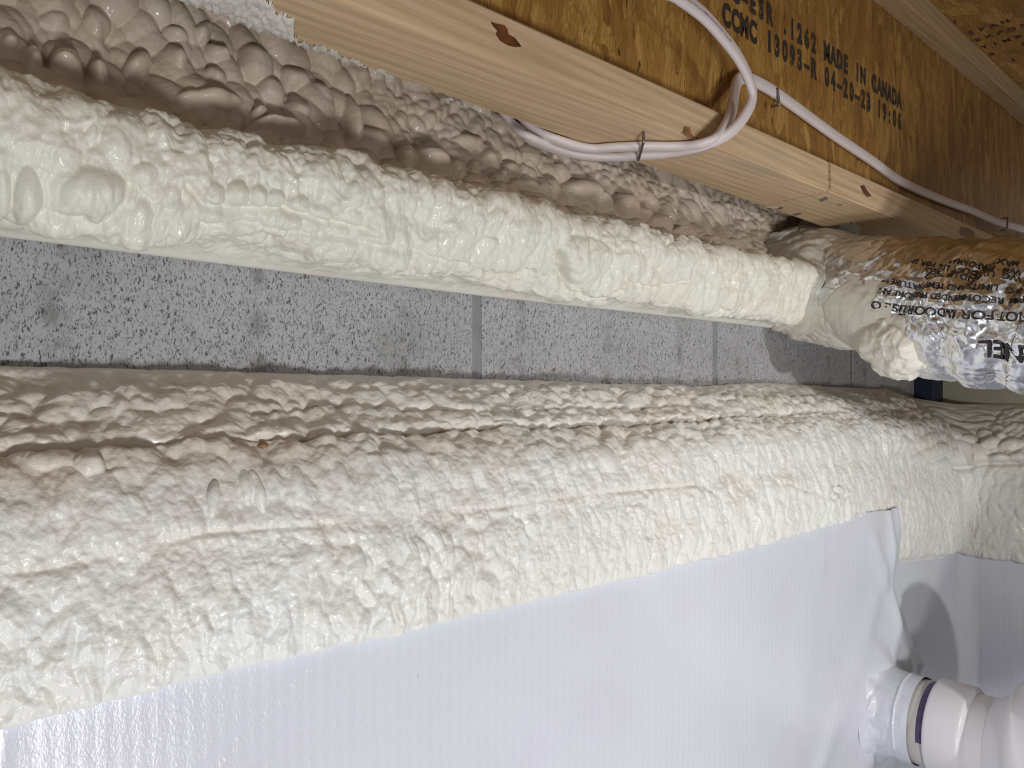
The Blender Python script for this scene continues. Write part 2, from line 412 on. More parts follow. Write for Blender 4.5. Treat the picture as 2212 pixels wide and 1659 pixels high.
# ---- lower band on the wall
LP = [(-0.004, 0.002), (0.001, 0.013), (0.007, 0.0135), (0.024, -0.001), (0.045, -0.016), (0.057, -0.030), (0.064, -0.037), (0.078, -0.045),
      (0.090, -0.057), (0.096, -0.075), (0.098, -0.097), (0.103, -0.115), (0.107, -0.145), (0.1065, -0.166), (0.1045, -0.174), (0.1000, -0.178)]
def shift(p, top=0.0, bot=0.0, pro=1.0, mid=0.0):
    n = len(p); r = []
    for i, (o, h) in enumerate(p):
        f = i/(n-1); r.append((o*pro if o > 0 else o, h+top*max(0, 1-f*2.5)+bot*max(0, (f-0.55)/0.45)+mid*(1-abs(2*f-1))))
    return r
LEND = [(-0.004, -0.030), (0.001, -0.020), (0.012, -0.025), (0.030, -0.040), (0.052, -0.058), (0.062, -0.074), (0.070, -0.082), (0.080, -0.092),
        (0.090, -0.106), (0.094, -0.125), (0.097, -0.16), (0.100, -0.19), (0.102, -0.23), (0.1015, -0.268), (0.0995, -0.286), (0.092, -0.290)]
keys = [(-0.25, shift(LP, 0.001, 0.006)), (0.0, shift(LP, 0.000, 0.006)), (0.13, shift(LP, 0.002, 0.008)), (0.45, shift(LP, -0.002, 0.002)), (0.80, shift(LP, -0.009, -0.002)),
        (0.98, shift(LP, 0.000, 0.001)), (1.145, shift(LP, -0.004, 0.003)), (1.160, shift(LP, -0.005, -0.078)), (1.40, shift(LP, -0.010, -0.105)), (1.60, shift(LEND, 0.0, 0.0)), (2.1, LEND)]
qs = np.concatenate([q_samples(-110, 1990, 0.47, 1320), np.linspace(s_of(1990, 0.47), 1.95, 330)[1:]])
qs = np.sort(qs)
NT_L = 350
P, v = foam_base(qs, keys, NT_L)
qn = np.where(qs < 1.464, qs, np.where(qs < 1.464+0.2042, 1.464+(qs-1.464)*0.35, qs-0.2042*0.65))   # true length along the foam face round the corner
S = Surf(P, qn, v); S.vs = 1.0
u = S.q; tt = np.linspace(0, 1, NT_L)[None, :]+0*u
vc = v[:, :]                                     # metres down the profile
D = np.zeros_like(u)
wu = u+0.005*fbm(u*16, v*16, 3, 2); wv_ = v+0.005*fbm(u*16, v*16, 9, 2)
topz = 1-sm(0.44, 0.52, tt); ribz = sm(0.60, 0.70, tt); midz = np.clip(1-topz-ribz, 0, 1)
# lumps of the upward sloping passes
lumps = soft(wu*70+wv_*22, wv_*74-wu*14, 21, k=8)*0.0072+soft(wu*120+wv_*30, wv_*150-wu*20, 31)*0.0016
# worm-like drips lower down
wr = u+0.0065*vn(u*45, v*48, 41)+0.0016*vn(u*120, v*90, 43)
drip = soft(wr*88, v*46+1.2*vn(u*40, v*10, 51), 55, 0.35, k=8)*0.0062+soft(wr*150, v*85, 57, k=8)*0.0022
smooth_face = soft(wr*95, v*48, 61, k=8)*0.0030+fbm(u*40, v*40, 63, 3)*0.0008
edge = sm(0.035, 0.15, tt)*(1-sm(0.965, 0.995, tt))
rib_amp = 0.75+0.45*vn(u*5, v*9, 71)
D += lumps*topz+smooth_face*midz*1.25+drip*ribz*rib_amp
D += 0.004*fbm(u*9, v*14, 81, 3)*(0.35+0.65*topz)+0.0003*fbm(u*240, v*240, 83, 2)
D *= edge
D += 0.0016*vn(u*25, v*0, 85)*(1-edge)*(tt > 0.5)
# longitudinal passes
def ridge(pts, w, H, a=None): return H*np.exp(-(S.dist_line(pts)/w)**2)
D += ridge([(-80, 905), (330, 870), (640, 845), (1050, 862), (1500, 868), (1900, 880)], 0.012, 0.004)*(0.7+0.5*vn(u*30, v*5, 91))
crease = [(-80, 1002), (150, 985), (330, 972), (560, 964), (760, 953), (960, 938), (1190, 930), (1500, 913), (1800, 893)]
dl = S.dist_line(crease); dlw = dl+0.0015*vn(u*120, v*120, 93)
D += 0.0022*np.exp(-((dl-0.009)/0.006)**2)*(0.4+0.9*soft(u*70, v*20, 95))
D += edge*(0.0007*soft(wu*240, wv_*230, 131, k=7)+0.0005*fbm(wu*130, wv_*130, 133, 3))
D -= 0.0046*np.exp(-(dlw/0.0024)**2)*(0.55+0.45*sm(0.1, 0.35, u))
cr2 = [(540, 905), (700, 880), (900, 890), (1010, 900), (1130, 890), (1500, 880)]
D -= 0.003*np.exp(-(S.dist_line(cr2)/0.0025)**2)
cr3 = [(-60, 1248), (100, 1232), (290, 1185), (450, 1150), (700, 1133), (971, 1112), (1130, 1085), (1288, 1066), (1480, 1050), (1700, 1047), (1745, 1062)]
dl3 = S.dist_line(cr3)
m3 = sm(-0.35, 0.3, vn(u*11, v*3, 96)); D += 0.0016*m3*np.exp(-((dl3-0.005)/0.007)**2)*sm(0.50, 0.62, tt)*(0.4+0.8*soft(u*70, v*30, 97))
D -= 0.0011*m3*np.exp(-((dl3+0.0015*vn(u*90, v*90, 98))/0.0022)**2)
# big rounded lumps, left part and corner
for (x, y, rx, ry, an, H) in [(120, 1012, 75, 28, 4, .010), (190, 1020, 38, 26, 0, .012), (40, 960, 60, 26, 0, .008), (160, 955, 40, 24, -10, .008), (250, 950, 55, 26, 15, .007),
        (300, 868, 36, 22, 0, .007), (215, 858, 36, 22, 10, .006), (30, 935, 45, 24, 20, .007), (120, 900, 52, 20, 20, .007), (60, 870, 50, 22, 10, .006), (215, 905, 40, 18, 20, .006), (720, 868, 24, 16, 10, .005),
        (800, 870, 24, 14, 0, .005), (980, 908, 30, 16, -8, .007), (1000, 925, 24, 14, 0, .007), (1090, 912, 24, 16, 0, .007), (1135, 892, 22, 16, 0, .006),
        (460, 1075, 14, 42, -14, .005), (555, 1060, 14, 48, 10, .006), (530, 1050, 14, 40, 0, .005), (640, 1040, 16, 40, 0, .005), (735, 1030, 14, 36, 0, .005),
        (1310, 990, 18, 34, 8, .006), (1430, 975, 20, 28, 0, .005), (1560, 960, 20, 26, 0, .005),
        (2095, 980, 42, 26, -8, .026), (2075, 950, 36, 22, 0, .022), (2140, 960, 26, 16, 20, .018), (2165, 948, 14, 11, 0, .018), (2132, 944, 16, 12, 0, .018), (2190, 965, 30, 14, 15, .016),
        (2160, 990, 22, 10, 0, .014), (2205, 990, 26, 12, 0, .014), (2020, 975, 30, 18, 12, .012), (2000, 950, 26, 14, 20, .010), (2030, 1000, 24, 14, 10, .010), (1985, 985, 30, 12, 25, .008)]:
    D = S.blob(D, x, y, rx, ry, an, H*0.8, add=0.45)
D -= 0.012*np.exp(-(S.dist_line([(2040, 975), (2045, 1000), (2062, 1012), (2110, 1002), (2212, 1000)])/0.005)**2)
# debris holes
for (x, y) in [(1805, 1058), (1822, 1068), (1795, 1072), (1830, 1050), (1815, 1045)]:
    D -= 0.004*np.exp(-(S.dist_line([(x-3, y), (x+3, y+4)])/0.0035)**2)
rg = sm(1.36, 1.44, u)*sm(0.5, 0.6, tt)
D += rg*edge*(bubbles(u*42+0.6*vn(u*20, v*20, 5), v*26, 105)*0.006)
ch = sm(1.158, 1.162, u)*(1-sm(1.172, 1.186, u))*sm(0.80, 0.86, tt)     # trimmed flat beside the liner edge
D = D*(1-ch)-0.001*ch
Pd_ = P+S.N*D[..., None]
tint = np.clip(0.7*topz*(0.45+0.55*fbm(u*7, v*12, 111, 3))+0.55*topz*(1-sm(0.0, 0.42, u)), 0, 1)  # tan on the upward slopes: aged skin plus their shade put into the colour
tint = np.maximum(tint, 0.35*np.exp(-(dl3/0.006)**2)*(0.5+0.5*vn(u*20, v*20, 113)))
tint = np.clip(tint+0.6*np.exp(-(S.dist_line([(-60, 1050), (60, 1052), (110, 1060)])/0.02)**2)*(1+0.5*vn(u*60, v*60, 117)), 0, 1)
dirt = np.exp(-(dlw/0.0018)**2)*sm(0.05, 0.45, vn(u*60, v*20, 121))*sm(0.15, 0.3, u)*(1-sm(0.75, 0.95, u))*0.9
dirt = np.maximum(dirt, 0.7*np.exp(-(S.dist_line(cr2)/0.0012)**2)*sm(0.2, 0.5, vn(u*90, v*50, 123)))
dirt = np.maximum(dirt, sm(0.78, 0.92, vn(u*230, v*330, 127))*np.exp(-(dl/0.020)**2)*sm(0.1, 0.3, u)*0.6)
dirt = np.maximum(dirt, 0.5*np.exp(-(S.dist_line([(1795, 1050), (1825, 1062), (1812, 1072)])/0.012)**2)*sm(0.1, 0.5, vn(u*200, v*200, 129)))
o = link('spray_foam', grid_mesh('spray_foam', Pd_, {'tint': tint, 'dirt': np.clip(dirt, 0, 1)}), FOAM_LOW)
tag(o, 'broad cream spray foam band between the bare grey block strip and white liner', 'insulation')

# ---- upper band over the sill
UP = [(-0.004, 0.104), (0.001, 0.0955), (0.009, 0.0935), (0.017, 0.0985), (0.030, 0.107), (0.043, 0.1145), (0.054, 0.123), (0.061, 0.132), (0.066, 0.142), (0.069, 0.153), (0.066, 0.165),
      (0.052, 0.173), (0.025, 0.179), (-0.01, 0.184), (-0.04, 0.186)]
keysU = [(-0.25, shift(UP, .006)), (0.0, shift(UP, .005)), (0.45, UP), (0.75, shift(UP, .0015)), (0.95, shift(UP, .000, mid=0.004)), (1.1, shift(UP, -.002, mid=0.008)), (1.35, shift(UP, -.002, mid=0.01))]
qs = q_samples(-110, 1900, 0.49, 1350); NU = 230
P, v = foam_base(qs, keysU, NU); S = Surf(P, qs, v); S.vs = -1.0
u = S.q; tt = np.linspace(0, 1, NU)[None, :]+0*u
wu = u+0.005*fbm(u*25, v*25, 203, 3); wv_ = v+0.006*fbm(u*25, v*25, 209, 3)
colm = soft((u+0.003*fbm(u*70, v*50, 211, 2))*80, wv_*40+0.8*vn(u*25, v*8, 213), 215, k=8)*0.0080+soft(wu*150, wv_*110, 217, k=7)*0.0016
lump = bubbles(wu*62, wv_*66, 221)*0.0110+soft(wu*120, wv_*130, 223)*0.0016
lf = np.clip(sm(-0.15, 0.35, vn(u*9, v*12, 225))+0.45*sm(0.5, 0.75, u), 0, 1)
edge = sm(0.07, 0.25, tt)
D = (colm*(1-0.6*lf)+lump*lf*0.85)*edge+0.005*fbm(u*8, v*12, 227, 3)*edge+0.0004*fbm(u*240, v*240, 229, 2)*edge
vstep = 0.052+0.010*vn(u*9, u*0, 241)+0.004*vn(u*28, u*0, 243)-0.006*soft(u*42, u*0+0.5, 245)
stp = sm(-0.10, 0.45, vn(u*6, v*0+3, 247)+0.25)
D += edge*stp*0.011*sm(-0.0035, 0.0035, v-vstep)*(1-sm(0.010, 0.045, v-vstep))
vs2 = 0.036+0.008*vn(u*10, u*0, 251)-0.005*soft(u*55, u*0+0.5, 253)
D += edge*sm(0.0, 0.4, vn(u*5, v*0+9, 255))*0.007*sm(-0.003, 0.003, v-vs2)*(1-sm(0.006, 0.022, v-vs2))
ct = sm(0.55, 0.75, tt)
D = D*(1-0.55*ct)+ct*(soft(wu*110, wv_*120, 231, k=7)*0.0026)
for (x, y, rx, ry, an, H) in [(108, 450, 70, 62, 0, .022), (54, 405, 38, 62, 0, .022), (195, 398, 78, 46, 12, .024), (215, 478, 62, 34, 0, .015), (300, 372, 38, 24, 20, .012), (360, 425, 26, 36, 0, .013), (-5, 400, 32, 70, 0, .02),
        (455, 414, 28, 27, 0, .012), (508, 416, 28, 27, 0, .012), (552, 420, 20, 24, 0, .011), (590, 428, 22, 22, 0, .010), (640, 440, 26, 20, 0, .010), (690, 455, 24, 20, 0, .010), (745, 462, 26, 22, 0, .010), (800, 480, 30, 22, 10, .010),
        (120, 330, 60, 50, 0, .010), (250, 320, 34, 46, 20, .010), (60, 300, 50, 50, 0, .009),
        (1245, 556, 66, 48, 5, .020), (1190, 600, 36, 32, 0, .012), (1211, 635, 30, 24, 0, .013), (1090, 560, 42, 26, 8, .014), (1040, 555, 30, 26, 0, .012), (1150, 570, 30, 26, 0, .012), (985, 540, 30, 22, 0, .010),
        (1290, 650, 18, 16, 0, .010), (1390, 600, 40, 28, 0, .010), (1350, 560, 40, 30, 0, .012), (1450, 590, 40, 30, 0, .009), (1500, 545, 36, 30, 0, .012), (1570, 560, 34, 34, 0, .012), (1620, 570, 30, 34, 0, .012), (1640, 640, 34, 40, 0, .010),
        (1094, 450, 16, 12, 20, .014), (760, 340, 52, 26, 10, .014), (700, 350, 46, 24, 0, .012), (350, 262, 46, 22, 10, .010), (520, 300, 60, 22, 12, .009), (900, 400, 50, 22, 14, .009), (1315, 500, 22, 18, 0, .012)]:
    D = S.blob(D, x, y, rx, ry, an, H*0.62, add=0.5)
def carve(pts, w, H):
    global D
    D = D-H*np.exp(-((S.dist_line(pts)+0.0012*vn(u*150, v*150, 233))/w)**2)
D += edge*(0.0011*soft(wu*240, wv_*210, 261, k=7)+0.0010*fbm(wu*110, wv_*130, 263, 3))
D *= sm(0.005, 0.020, v)
carve([(1196, 540), (1203, 565), (1208, 592)], 0.0035, 0.014)
carve([(1208, 600), (1270, 618), (1333, 604), (1345, 585)], 0.0028, 0.006)
carve([(400, 395), (430, 430), (520, 447), (600, 445), (700, 470), (800, 490)], 0.0026, 0.005)
carve([(1020, 565), (1060, 575), (1105, 578), (1140, 570)], 0.0026, 0.006)
carve([(430, 465), (600, 480), (760, 500), (900, 530), (1000, 555)], 0.0022, 0.0035)
carve([(120, 420), (160, 430), (200, 438), (260, 420), (275, 390)], 0.003, 0.005)
carve([(1330, 590), (1400, 610), (1470, 600)], 0.002, 0.004)
Pd_ = P+S.N*D[..., None]
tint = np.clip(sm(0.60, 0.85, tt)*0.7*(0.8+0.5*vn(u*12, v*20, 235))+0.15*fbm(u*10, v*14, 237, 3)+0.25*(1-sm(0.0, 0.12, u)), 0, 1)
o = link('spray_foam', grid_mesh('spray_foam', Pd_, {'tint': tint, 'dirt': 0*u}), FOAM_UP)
tag(o, 'pale yellow spray foam ledge running along just above the bare grey blocks', 'insulation')

# ---- rim joist pocket behind
RP = [(0.046, 0.166), (0.016, 0.176), (-0.008, 0.190), (-0.022, 0.212), (-0.032, 0.245), (-0.040, 0.285), (-0.046, 0.33), (-0.052, 0.42), (-0.052, 0.60)]
qs = q_samples(-160, 1875, 0.58, 1150); NR = 230
prof = spline(RP, 400); 
P, v = foam_base(qs, [(-0.4, RP), (2.0, RP)], NR)
# denser rows where the photograph sees it
tq = np.concatenate([np.linspace(0, 0.46, 200), np.linspace(0.46, 1, 31)[1:]]); NR = 230
tq = np.interp(np.linspace(0, 1, NR), np.linspace(0, 1, len(tq)), tq)
i = tq*(P.shape[1]-1); i0 = np.minimum(np.floor(i).astype(int), P.shape[1]-2); f = i-i0
P = P[:, i0]*(1-f)[None, :, None]+P[:, i0+1]*f[None, :, None]; v = v[:, i0]*(1-f)+v[:, i0+1]*f
S = Surf(P, qs, v); S.vs = -1.0; u = S.q; S.raise_(0.016)
wu = u+0.007*fbm(u*14, v*14, 303, 2); wv_ = v+0.007*fbm(u*14, v*14, 309, 2)
D = bubbles(wu*58+wv_*18, wv_*44-wu*10, 311, 0.35)*0.021
D = np.maximum(D, bubbles(wu*78+wv_*20, wv_*60+3.3, 313, 0.3)*0.016-0.001)
D = np.maximum(D, bubbles(wu*105-wv_*12, wv_*90+7.7, 315, 0.35)*0.011-0.001)
D = np.maximum(D, bubbles(wu*150, wv_*140+1.7, 316, 0.4)*0.005)
D += 0.006*fbm(u*7, v*10, 319, 2)
small = 0.8*sm(0.1, 0.5, vn(u*7+3, v*11, 321))+sm(0.85, 1.0, u)
D = D*(1-0.55*np.clip(small, 0, 1))+np.clip(small, 0, 1)*(soft(wu*95, wv_*95, 323)*0.009)
for (x, y, rx, ry, an, H) in [(72, 137, 27, 56, 0, .020), (141, 152, 42, 56, 0, .026), (212, 160, 27, 52, 6, .020), (18, 94, 30, 42, 0, .018), (452, 220, 86, 32, 17, .024), (604, 275, 74, 24, 12, .022), (560, 245, 30, 18, 40, .018),
        (380, 125, 28, 38, 20, .018), (474, 112, 32, 26, 0, .016), (470, 160, 30, 26, 20, .015), (557, 134, 42, 50, 10, .020), (590, 190, 34, 40, 0, .016), (305, 130, 46, 28, 50, .014), (210, 40, 36, 50, -20, .014), (120, 40, 46, 34, 10, .012), (385, 70, 34, 26, 10, .013), (440, 65, 24, 40, -30, .014),
        (770, 253, 18, 62, 4, .016), (650, 230, 30, 40, 0, .014), (700, 200, 34, 34, 0, .012), (645, 160, 36, 30, 20, .012),
        (931, 347, 48, 50, 15, .026), (880, 340, 26, 46, -10, .020), (985, 365, 26, 42, 0, .018), (1018, 365, 20, 34, 0, .018), (1060, 335, 20, 26, 0, .015), (1085, 380, 16, 22, 0, .015), (1130, 401, 44, 26, 10, .018), (1070, 385, 16, 24, 0, .014), (1110, 360, 26, 22, 10, .014), (1150, 330, 28, 34, -30, .015), (1180, 405, 22, 20, 0, .013),
        (1215, 370, 26, 30, 0, .014), (1264, 412, 54, 32, 10, .022), (1302, 432, 26, 26, 0, .018), (1358, 445, 32, 40, 25, .022), (1388, 460, 24, 26, 0, .018), (1427, 485, 32, 32, 0, .022), (1481, 508, 32, 30, 0, .022), (1540, 520, 28, 28, 0, .018), (1590, 525, 26, 26, 0, .015), (820, 290, 40, 30, 10, .013), (1020, 300, 40, 24, 15, .012)]:
    D = S.blob(D, x, y, rx, ry, an, H*0.95+0.006, add=0.12)
D += 0.0003*fbm(u*200, v*200, 329, 2)
D *= sm(0.0, 0.03, v)
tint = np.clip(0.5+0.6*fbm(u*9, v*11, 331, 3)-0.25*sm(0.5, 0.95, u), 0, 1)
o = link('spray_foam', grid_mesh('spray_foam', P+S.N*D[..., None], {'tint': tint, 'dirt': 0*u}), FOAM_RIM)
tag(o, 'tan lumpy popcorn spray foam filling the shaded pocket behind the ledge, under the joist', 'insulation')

# ================================================================ I-JOIST
HB, HT, DN = 0.250, 0.288, 0.423          # underside and top of the bottom flange, near face
DF0, DF1 = 0.494, 0.521                   # far edge at the two ends
joist = empty('i_joist', (0.6, 0.46, HB)); tag(joist, 'long timber joist with pale flanges and brown strand board web, running overhead', 'joist')
def dfar(s): return DF0+(DF1-DF0)*min(1, max(0, (s-0.1)/1.0))
s_joint = s_of(1792, DN)
def flange_piece(s0, s1, name):
    bm = bmesh.new(); vs = []
    for s in np.linspace(s0, s1, 9):
        vs.append([bm.verts.new((s, DN, HB)), bm.verts.new((s, dfar(s), HB)), bm.verts.new((s, dfar(s), HT)), bm.verts.new((s, DN, HT))])
    for a, b in zip(vs[:-1], vs[1:]):
        for k in range(4): bm.faces.new((a[k], b[k], b[(k+1) % 4], a[(k+1) % 4]))
    bm.faces.new(vs[0]); bm.faces.new(vs[-1][::-1])
    bmesh.ops.recalc_face_normals(bm, faces=bm.faces)
    es = [e for e in bm.edges if e.calc_face_angle(0) > 0.5]
    bmesh.ops.bevel(bm, geom=es, offset=0.0025, segments=2, affect='EDGES')
    return bm_obj(name, bm, PINE, joist)
fl1 = flange_piece(-0.6, s_joint-0.0006, 'bottom_flange'); fl2 = flange_piece(s_joint+0.0006, 2.6, 'bottom_flange')
bm = bmesh.new(); box_bm(bm, (-0.6, 0.452, HT-0.01), (2.6, 0.463, 0.575))
web = bm_obj('web', bm, OSB, joist)
bm = bmesh.new(); box_bm(bm, (-0.6, DN, 0.570), (2.6, 0.505, 0.6055), 0.002)
topf = bm_obj('top_flange', bm, PINE2, joist)
# shaggy glue and fibre line where the web meets the upper flange
bm = bmesh.new()
for k in range(600):
    s = random.uniform(0.3, 2.3); l = random.uniform(0.002, 0.007); wd = random.uniform(0.0006, 0.0018)
    a = Vector((s, 0.4518, 0.5705)); t = Vector((random.uniform(-.6, .6), random.uniform(-.55, -.05), random.uniform(-1, -.2))).normalized()*l
    sd = Vector((wd, 0, random.uniform(-.3, .3)*wd))
    q = [bm.verts.new(a-sd), bm.verts.new(a+sd), bm.verts.new(a+t+sd*0.3), bm.verts.new(a+t+Vector((0, -.0006, 0)))]
    bm.faces.new((q[0], q[1], q[2])); bm.faces.new((q[0], q[2], q[3])); bm.faces.new((q[1], q[3], q[2])); bm.faces.new((q[0], q[3], q[1]))
f = bm_obj('wood_fibres', bm, PINE2, joist); f['kind'] = 'stuff'
# finger-joint shards
bm = bmesh.new()
for k in range(16):
    h = HB+0.004+k*0.002
    ds = random.uniform(-0.0025, 0.0025)
    box_bm(bm, (s_joint-0.0016+ds, DN-0.0006, h), (s_joint+0.0014+ds, DN+0.001, h+0.0016))
bm_obj('finger_joint', bm, PINE2, joist)

def patch(name, pts, on, mat, parent, off=0.0003):
    """thin flat mark outlined by frame points lying on a face (on = point function)"""
    bm = bmesh.new(); vs = [bm.verts.new(on(x, y)) for x, y in pts]
    f = bm.faces.new(vs); r = bmesh.ops.extrude_face_region(bm, geom=[f])
    nrm = Vector((0, -1, 0)) if on is side else Vector((0, 0, -1))
    for e in r['geom']:
        if isinstance(e, bmesh.types.BMVert): e.co += nrm*off
    bmesh.ops.recalc_face_normals(bm, faces=bm.faces)
    return bm_obj(name, bm, mat, parent)
def side(x, y): return Pd(x, y, DN-0.0001)
def under(x, y): return Ph(x, y, HB-0.0001)
patch('knot', [(1060, 48), (1075, 52), (1090, 55), (1096, 64), (1098, 74), (1112, 82), (1122, 95), (1126, 101), (1112, 102), (1096, 98), (1080, 88), (1071, 74), (1074, 66), (1066, 58)], side, KNOT, fl1)
patch('knot', [(1858, 402), (1866, 400), (1872, 410), (1880, 420), (1882, 424), (1872, 425), (1864, 416)], side, KNOT, fl2)
patch('knot', [(2075, 490), (2090, 492), (2104, 500), (2106, 512), (2090, 514), (2072, 506)], side, KNOT2, fl2)
patch('knot', [(1478, 272), (1490, 276), (1492, 288), (1502, 298), (1488, 300), (1474, 286)], side, KNOT2, fl1)
# pencil and nail marks on the underside
for pts in ([(1768, 432), (1784, 425), (1786, 427), (1770, 434)], [(1772, 434), (1788, 427), (1790, 429), (1774, 436)], [(1680, 449), (1692, 446), (1690, 451), (1679, 453)], [(1712, 463), (1728, 459), (1732, 462), (1716, 466)], [(1808, 440), (1820, 442), (1814, 444)]):
    patch('scuff', pts, under, INK_G, fl1)

def outline_foam(name, pts, on, nrm, thick, mat, parent, seed, res=90):
    """rough sprayed crust with a ragged outline, thickness falling to nothing at its edge"""
    pts = np.array(pts, float); x0, y0 = pts.min(0)-6; x1, y1 = pts.max(0)+6
    nx = int((x1-x0)/4)+2; ny = int((y1-y0)/4)+2; gx, gy = np.meshgrid(np.linspace(x0, x1, nx), np.linspace(y0, y1, ny), indexing='ij')
    wx = gx+7*fbm(gx/16, gy/16, seed, 3); wy = gy+7*fbm(gx/16, gy/16, seed+5, 3)
    ins = np.zeros_like(gx, bool); dist = np.full(gx.shape, 1e9); n = len(pts)
    for k in range(n):
        (ax, ay), (bx, by) = pts[k], pts[(k+1) % n]
        c = ((ay > wy) != (by > wy)) & (wx < (bx-ax)*(wy-ay)/(by-ay+1e-12)+ax); ins ^= c
        t = np.clip(((wx-ax)*(bx-ax)+(wy-ay)*(by-ay))/((bx-ax)**2+(by-ay)**2+1e-9), 0, 1)
        dist = np.minimum(dist, np.hypot(wx-ax-t*(bx-ax), wy-ay-t*(by-ay)))
    sd = np.where(ins, dist, -dist)
    th = thick*(np.clip(sd/9, -1, 1))*0.6+np.where(ins, 1, 0)*thick*(0.5*fbm(gx/9, gy/9, seed+9, 3)+0.35*bubbles(gx/10, gy/10, seed+13))
    P = np.empty(gx.shape+(3,))
    for i in range(nx):
        for j in range(ny): P[i, j] = on(gx[i, j], gy[i, j])
    P += np.array(nrm)*th[..., None]
    me = grid_mesh(name, P, {'tint': 0.3+0*gx, 'dirt': 0*gx})
    b = bmesh.new(); b.from_mesh(me); b.verts.ensure_lookup_table(); fl = sd.reshape(-1)
    bmesh.ops.delete(b, geom=[v_ for v_ in b.verts if fl[v_.index] < -2.5], context='VERTS'); b.to_mesh(me); b.free()
    return link(name, me, mat, parent)
outline_foam('overspray', [(330, -20), (400, 2), (470, 30), (560, 62), (640, 93), (760, 137), (640, 84), (632, 40), (590, 18), (575, -20)], under, (0, 0, -1), 0.004, FOAM_OVER, fl1, 401)
outline_foam('overspray', [(640, 92), (760, 137), (900, 189), (1040, 238), (1000, 232), (880, 176), (760, 126), (700, 100)], under, (0, 0, -1), 0.0012, FOAM_OVER, fl1, 411)
outline_foam('overspray', [(1790, 489), (1812, 484), (1850, 482), (1862, 490), (1852, 500), (1862, 512), (1840, 506), (1812, 497)], under, (0, 0, -1), 0.0010, FOAM_OVER, fl2, 421)
outline_foam('overspray', [(1652, 445), (1690, 444), (1686, 452), (1676, 454)], under, (0, 0, -1), 0.0008, FOAM_OVER, fl1, 431)

# ---------------------------------------------------------------- printed text
def glyphs(txt, size, adv=None, bold=0.0, sx=1.0):
    """flat text mesh verts/faces in a plane; adv = fixed advance per character"""
    V = []; Fc = []; x = 0.0
    items = [txt] if adv is None else list(txt)
    for ch in items:
        if ch != ' ':
            cu = bpy.data.curves.new('t', 'FONT'); cu.body = ch; cu.size = size; cu.offset = bold; cu.resolution_u = 3
            if adv is not None: cu.align_x = 'CENTER'
            ob = bpy.data.objects.new('t', cu); C.objects.link(ob)
            bpy.context.view_layer.update()
            me = bpy.data.meshes.new_from_object(ob.evaluated_get(bpy.context.evaluated_depsgraph_get()))
            b = len(V)
            for vv in me.vertices: V.append((vv.co.x*sx+(x+adv/2 if adv is not None else 0), vv.co.y))
            for p in me.polygons: Fc.append([b+i for i in p.vertices])
            bpy.data.objects.remove(ob); bpy.data.curves.remove(cu); bpy.data.meshes.remove(me)
        if adv is not None: x += adv
    return np.array(V), Fc
def text_mesh(name, V3, Fc, mat, parent):
    me = bpy.data.meshes.new(name); me.from_pydata([tuple(p) for p in V3], [], Fc); me.update()
    o = link(name, me, mat, parent, smooth=False); o['kind'] = 'stuff'; return o
def web_text(txt, s1, z, size, adv):
    s0 = s1-adv*len(txt); pos = 0
    for word in txt.split(' '):
        V, Fc = glyphs(word.replace('-', chr(0x2013)), size, adv, 0.0019, 0.70); V[:, 0] += pos*adv; pos += len(word)+1
        jx = 0.0009*np.array([vn(np.array([a*420.]), np.array([b*420.]), 5)[0] for a, b in V])
        V3 = np.stack([s0+V[:, 0]+jx, np.full(len(V), 0.4516), z+V[:, 1]+jx*0.8], 1)
        text_mesh('printed_word', V3, Fc, INK, web)['kind'] = 'stuff'
web_text('CC-ESR .1262 MADE IN CANADA', 1.207, 0.4385, 0.0330, 0.0184)
web_text('CCMC 13093-R 04-20-23 19:06', 1.207, 0.4055, 0.0335, 0.0184)
# faded stamp on the subfloor, lines running out from the wall
for k, (txt, s) in enumerate([('SPAN  200C', 0), ('EXPOSURE  1', 1), ('TIMBER  WIN', 2), ('0. SUBFLOOR', 3)]):
    V, Fc = glyphs(txt, 0.020, 0.0165, 0.0006, 0.8)
    p0 = Ph(2088+k*15, 78+k*15, 0.6055)
    V3 = np.stack([p0.x-V[:, 1]*1.0, p0.y-V[:, 0]+0.0, np.full(len(V), 0.6056)], 1)
    text_mesh('printed_text', V3, Fc, INK_B, ceil)

# ================================================================ CABLES AND STAPLES
def tube(pts, rw, rt, n=240, m=16, upfun=None):
    Q = spline(pts, n); T = np.gradient(Q, axis=0); T /= np.linalg.norm(T, axis=1, keepdims=True)
    up = upfun(Q) if upfun is not None else np.tile([0, 0, 1.0], (n, 1))
    B = np.cross(T, up); B /= np.linalg.norm(B, axis=1, keepdims=True); U = np.cross(B, T)
    th = np.linspace(0, 2*np.pi, m, endpoint=False); c = np.cos(th); s = np.sin(th)
    c = np.sign(c)*np.abs(c)**0.75; s = np.sign(s)*np.abs(s)**0.75
    P = Q[:, None]+B[:, None]*(rw*c)[None, :, None]+U[:, None]*(rt*s)[None, :, None]
    return P, Q, T, B, U
def norm_interp(keys, pts):
    K = np.array([k for k in keys], float); pp = np.array([tuple(p) for p in pts]); kt0 = np.concatenate([[0], np.cumsum(np.linalg.norm(np.diff(pp, axis=0), axis=1))]); kt0 /= kt0[-1]
    def f(Q):
        t = np.linspace(0, 1, len(Q)); kt = kt0
        r = np.stack([np.interp(t, kt, K[:, j]) for j in range(3)], 1); return r/np.linalg.norm(r, axis=1, keepdims=True)
    return f
